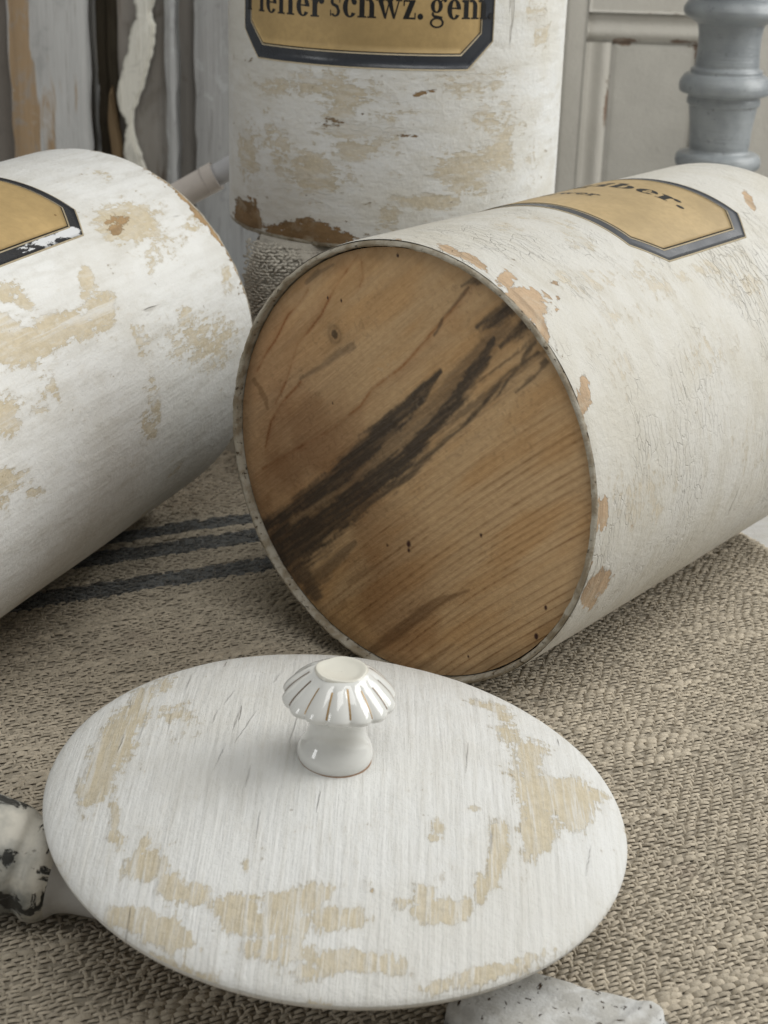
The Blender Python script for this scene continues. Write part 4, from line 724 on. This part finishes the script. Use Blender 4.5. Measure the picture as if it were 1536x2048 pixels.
for j in range(14):
    a0 = (j+.5)*np.pi/7-.2; Vs = []; hw = .026 if j % 3 else .018; k0_, k1_ = rng.integers(0, 4), rng.integers(0, 5); cap_i = cap_all[k0_:len(cap_all)-k1_]
    # gold line laid in the valley of each flute
    for i_ in cap_i:
        r0, z0 = pc_[i_]
        for dd in (-hw, -hw*.4, hw*.4, hw):
            rr_, zz_ = flute(np.array([[r0]]), np.array([[z0]]), np.array([[a0+dd*.010/r0]])); rr_ = rr_[0, 0]+.00016-.00012*(abs(dd) > hw*.9); aa = a0+dd*.010/r0
            Vs.append((rr_*math.cos(aa), rr_*math.sin(aa), zz_[0, 0]+.0001))
    nI = len(cap_i); f_ = [(i_*4+m_, i_*4+m_+1, (i_+1)*4+m_+1, (i_+1)*4+m_) for i_ in range(nI-1) for m_ in range(3)]
    mesh_obj('gilt_line', np.array(Vs), f_, M_gold if j in (9, 10, 11, 12) else M_grey_gold, kroot)

# ---------------------------------------------------------------- small pieces round the lid
M_spin = speckled('blotchy peeling spindle paint', (.56, .53, .46), (.04, .04, .037), (.20, .205, .19), 95, .53, .4)
M_spin_w = speckled('grey white spindle paint', (.50, .49, .47), (.25, .23, .2), (.42, .41, .39), 90, .72, .5)
ax = Vector((.036, -.0045, -.0070)).normalized(); y_ = Vector((0, 0, 1)).cross(ax).normalized(); x_ = y_.cross(ax)
sp_ = empty('turned_spindle', mat=basis(x_, y_, ax, (-.1040, .3878, .0166))); tag(sp_, 'turned spindle with peeling white and black paint poking out left of the lid', 'spindle')
V, Fq = lathe(smooth_prof([(.0005, -.09), (.010, -.089), (.013, -.08), (.0135, -.06), (.0125, -.045), (.0145, -.042), (.015, -.036), (.0130, -.032), (.0140, -.026), (.0158, -.016), (.0165, -.006), (.0158, .002), (.0150, .0060), (.0138, .0082), (.0140, .0100), (.0150, .0118), (.0146, .0150), (.0128, .0175)], 6), 72,
              lambda r_, z_, A: (r_*(1+.05*(fbm(np.cos(A)*3+0*r_, np.sin(A)*3+0*r_, z_*150, 3, 3)-.5)), z_)); mesh_obj('turned_body', V, Fq, M_spin, sp_)
V, Fq = lathe(smooth_prof([(.0128, .0174), (.0108, .0200), (.0098, .0240), (.0094, .0300), (.0090, .0360), (.0085, .0390), (.0060, .0405), (.0003, .041)], 6), 64); mesh_obj('shaft', V, Fq, M_spin_w, sp_)
# flat paddle end under the front edge of the lid
M_pad = speckled('speckled white wood', (.60, .60, .585), (.07, .045, .025), (.45, .44, .41), 300, .60, .65)
pd = empty('wooden_paddle', (0, 0, 0)); tag(pd, 'flat white paddle end speckled brown sticking out under the front right of the lid', 'wooden paddle')
back_ = smooth_prof_raw([(.027, .3605), (.036, .3615), (.048, .3588), (.0603, .3540), (.0715, .3492), (.0775, .3455)], 8); front_ = smooth_prof_raw([(.0255, .3555), (.0205, .3475), (.0200, .3425), (.0265, .3350), (.036, .3265), (.050, .3185), (.067, .3130)], 8)[:41]
nb = 46; tb_ = np.linspace(0, 1, nb)
def resamp(p, n_): d_ = np.r_[0, np.cumsum(np.hypot(*np.diff(p, axis=0).T))]; tt = np.linspace(0, d_[-1], n_); return np.stack([np.interp(tt, d_, p[:, 0]), np.interp(tt, d_, p[:, 1])], -1)
Bk, Fr = resamp(back_, nb), resamp(front_, nb); nw = 30; ww = np.linspace(0, 1, nw)
G_ = Fr[:, None, :]*(1-ww)[None, :, None]+Bk[:, None, :]*ww[None, :, None]
ee = np.minimum(np.minimum(ww, 1-ww)[None, :]*np.hypot(*(Bk-Fr).T)[:, None], (1-tb_)[:, None]*.05); zt = .0058*np.sqrt(np.clip(1-(1-np.clip(ee/.0042, 0, 1))**2, 0, 1))+.0018*(fbm(G_[..., 0]*170, G_[..., 1]*170, 0, 5, 4)-.5)+.0015*np.exp(-((1-tb_)[:, None]*.05-.003)**2/.000006)
jit = .0008*(fbm(ww*9, 0, 0, 8, 3)-.5); G_[-1, :, 0] += jit*2
V = np.concatenate([np.stack([G_[..., 0], G_[..., 1], zt+.0004], -1).reshape(-1, 3), np.stack([G_[..., 0], G_[..., 1], 0*zt-.0004], -1).reshape(-1, 3)])
f0 = grid_faces(nb, nw); n0 = nb*nw; ring = np.concatenate([np.arange(nw), np.arange(1, nb)*nw+nw-1, (nb-1)*nw+np.arange(nw-2, -1, -1), np.arange(nb-2, 0, -1)*nw])
mesh_obj('blade', V, np.vstack([f0, f0[:, ::-1]+n0, np.stack([ring, ring+n0, np.roll(ring, -1)+n0, np.roll(ring, -1)], -1)]), M_pad, pd)
# pale rod leaning behind the left canister
p0, p1 = Vector((-.285, .905, .006)), Vector((-.030, .902, .1545)); d_ = (p1-p0).normalized(); x_ = Vector((0, 1, 0)); x_ = (x_-d_*x_.dot(d_)).normalized(); y_ = d_.cross(x_)
rd = empty('leaning_rod', mat=basis(x_, y_, d_, p0)); tag(rd, 'pale turned rod leaning between the left and the upright canister', 'rod')
Lr = (p1-p0).length; M_rod = plain('pale grey rod paint', (.56, .56, .575), .5, .3, .1, 90); M_rod2 = plain('pinkish worn rod paint', (.66, .60, .55), .5, .3, .15, 160)
lb_ = .214
V, Fq = lathe(smooth_prof([(.0003, 0), (.006, .0005), (.0072, .003), (.0075, .05), (.0078, lb_-.01), (.0080, lb_-.004), (.0070, lb_)], 6), 48); mesh_obj('collar', V, Fq, M_rod2, rd)
V, Fq = lathe(smooth_prof([(.0071, lb_-.0005), (.0062, lb_+.002), (.0064, lb_+.02), (.0068, Lr-.02), (.006, Lr-.002), (.0003, Lr)], 6), 48); mesh_obj('shaft', V, Fq, M_rod, rd)
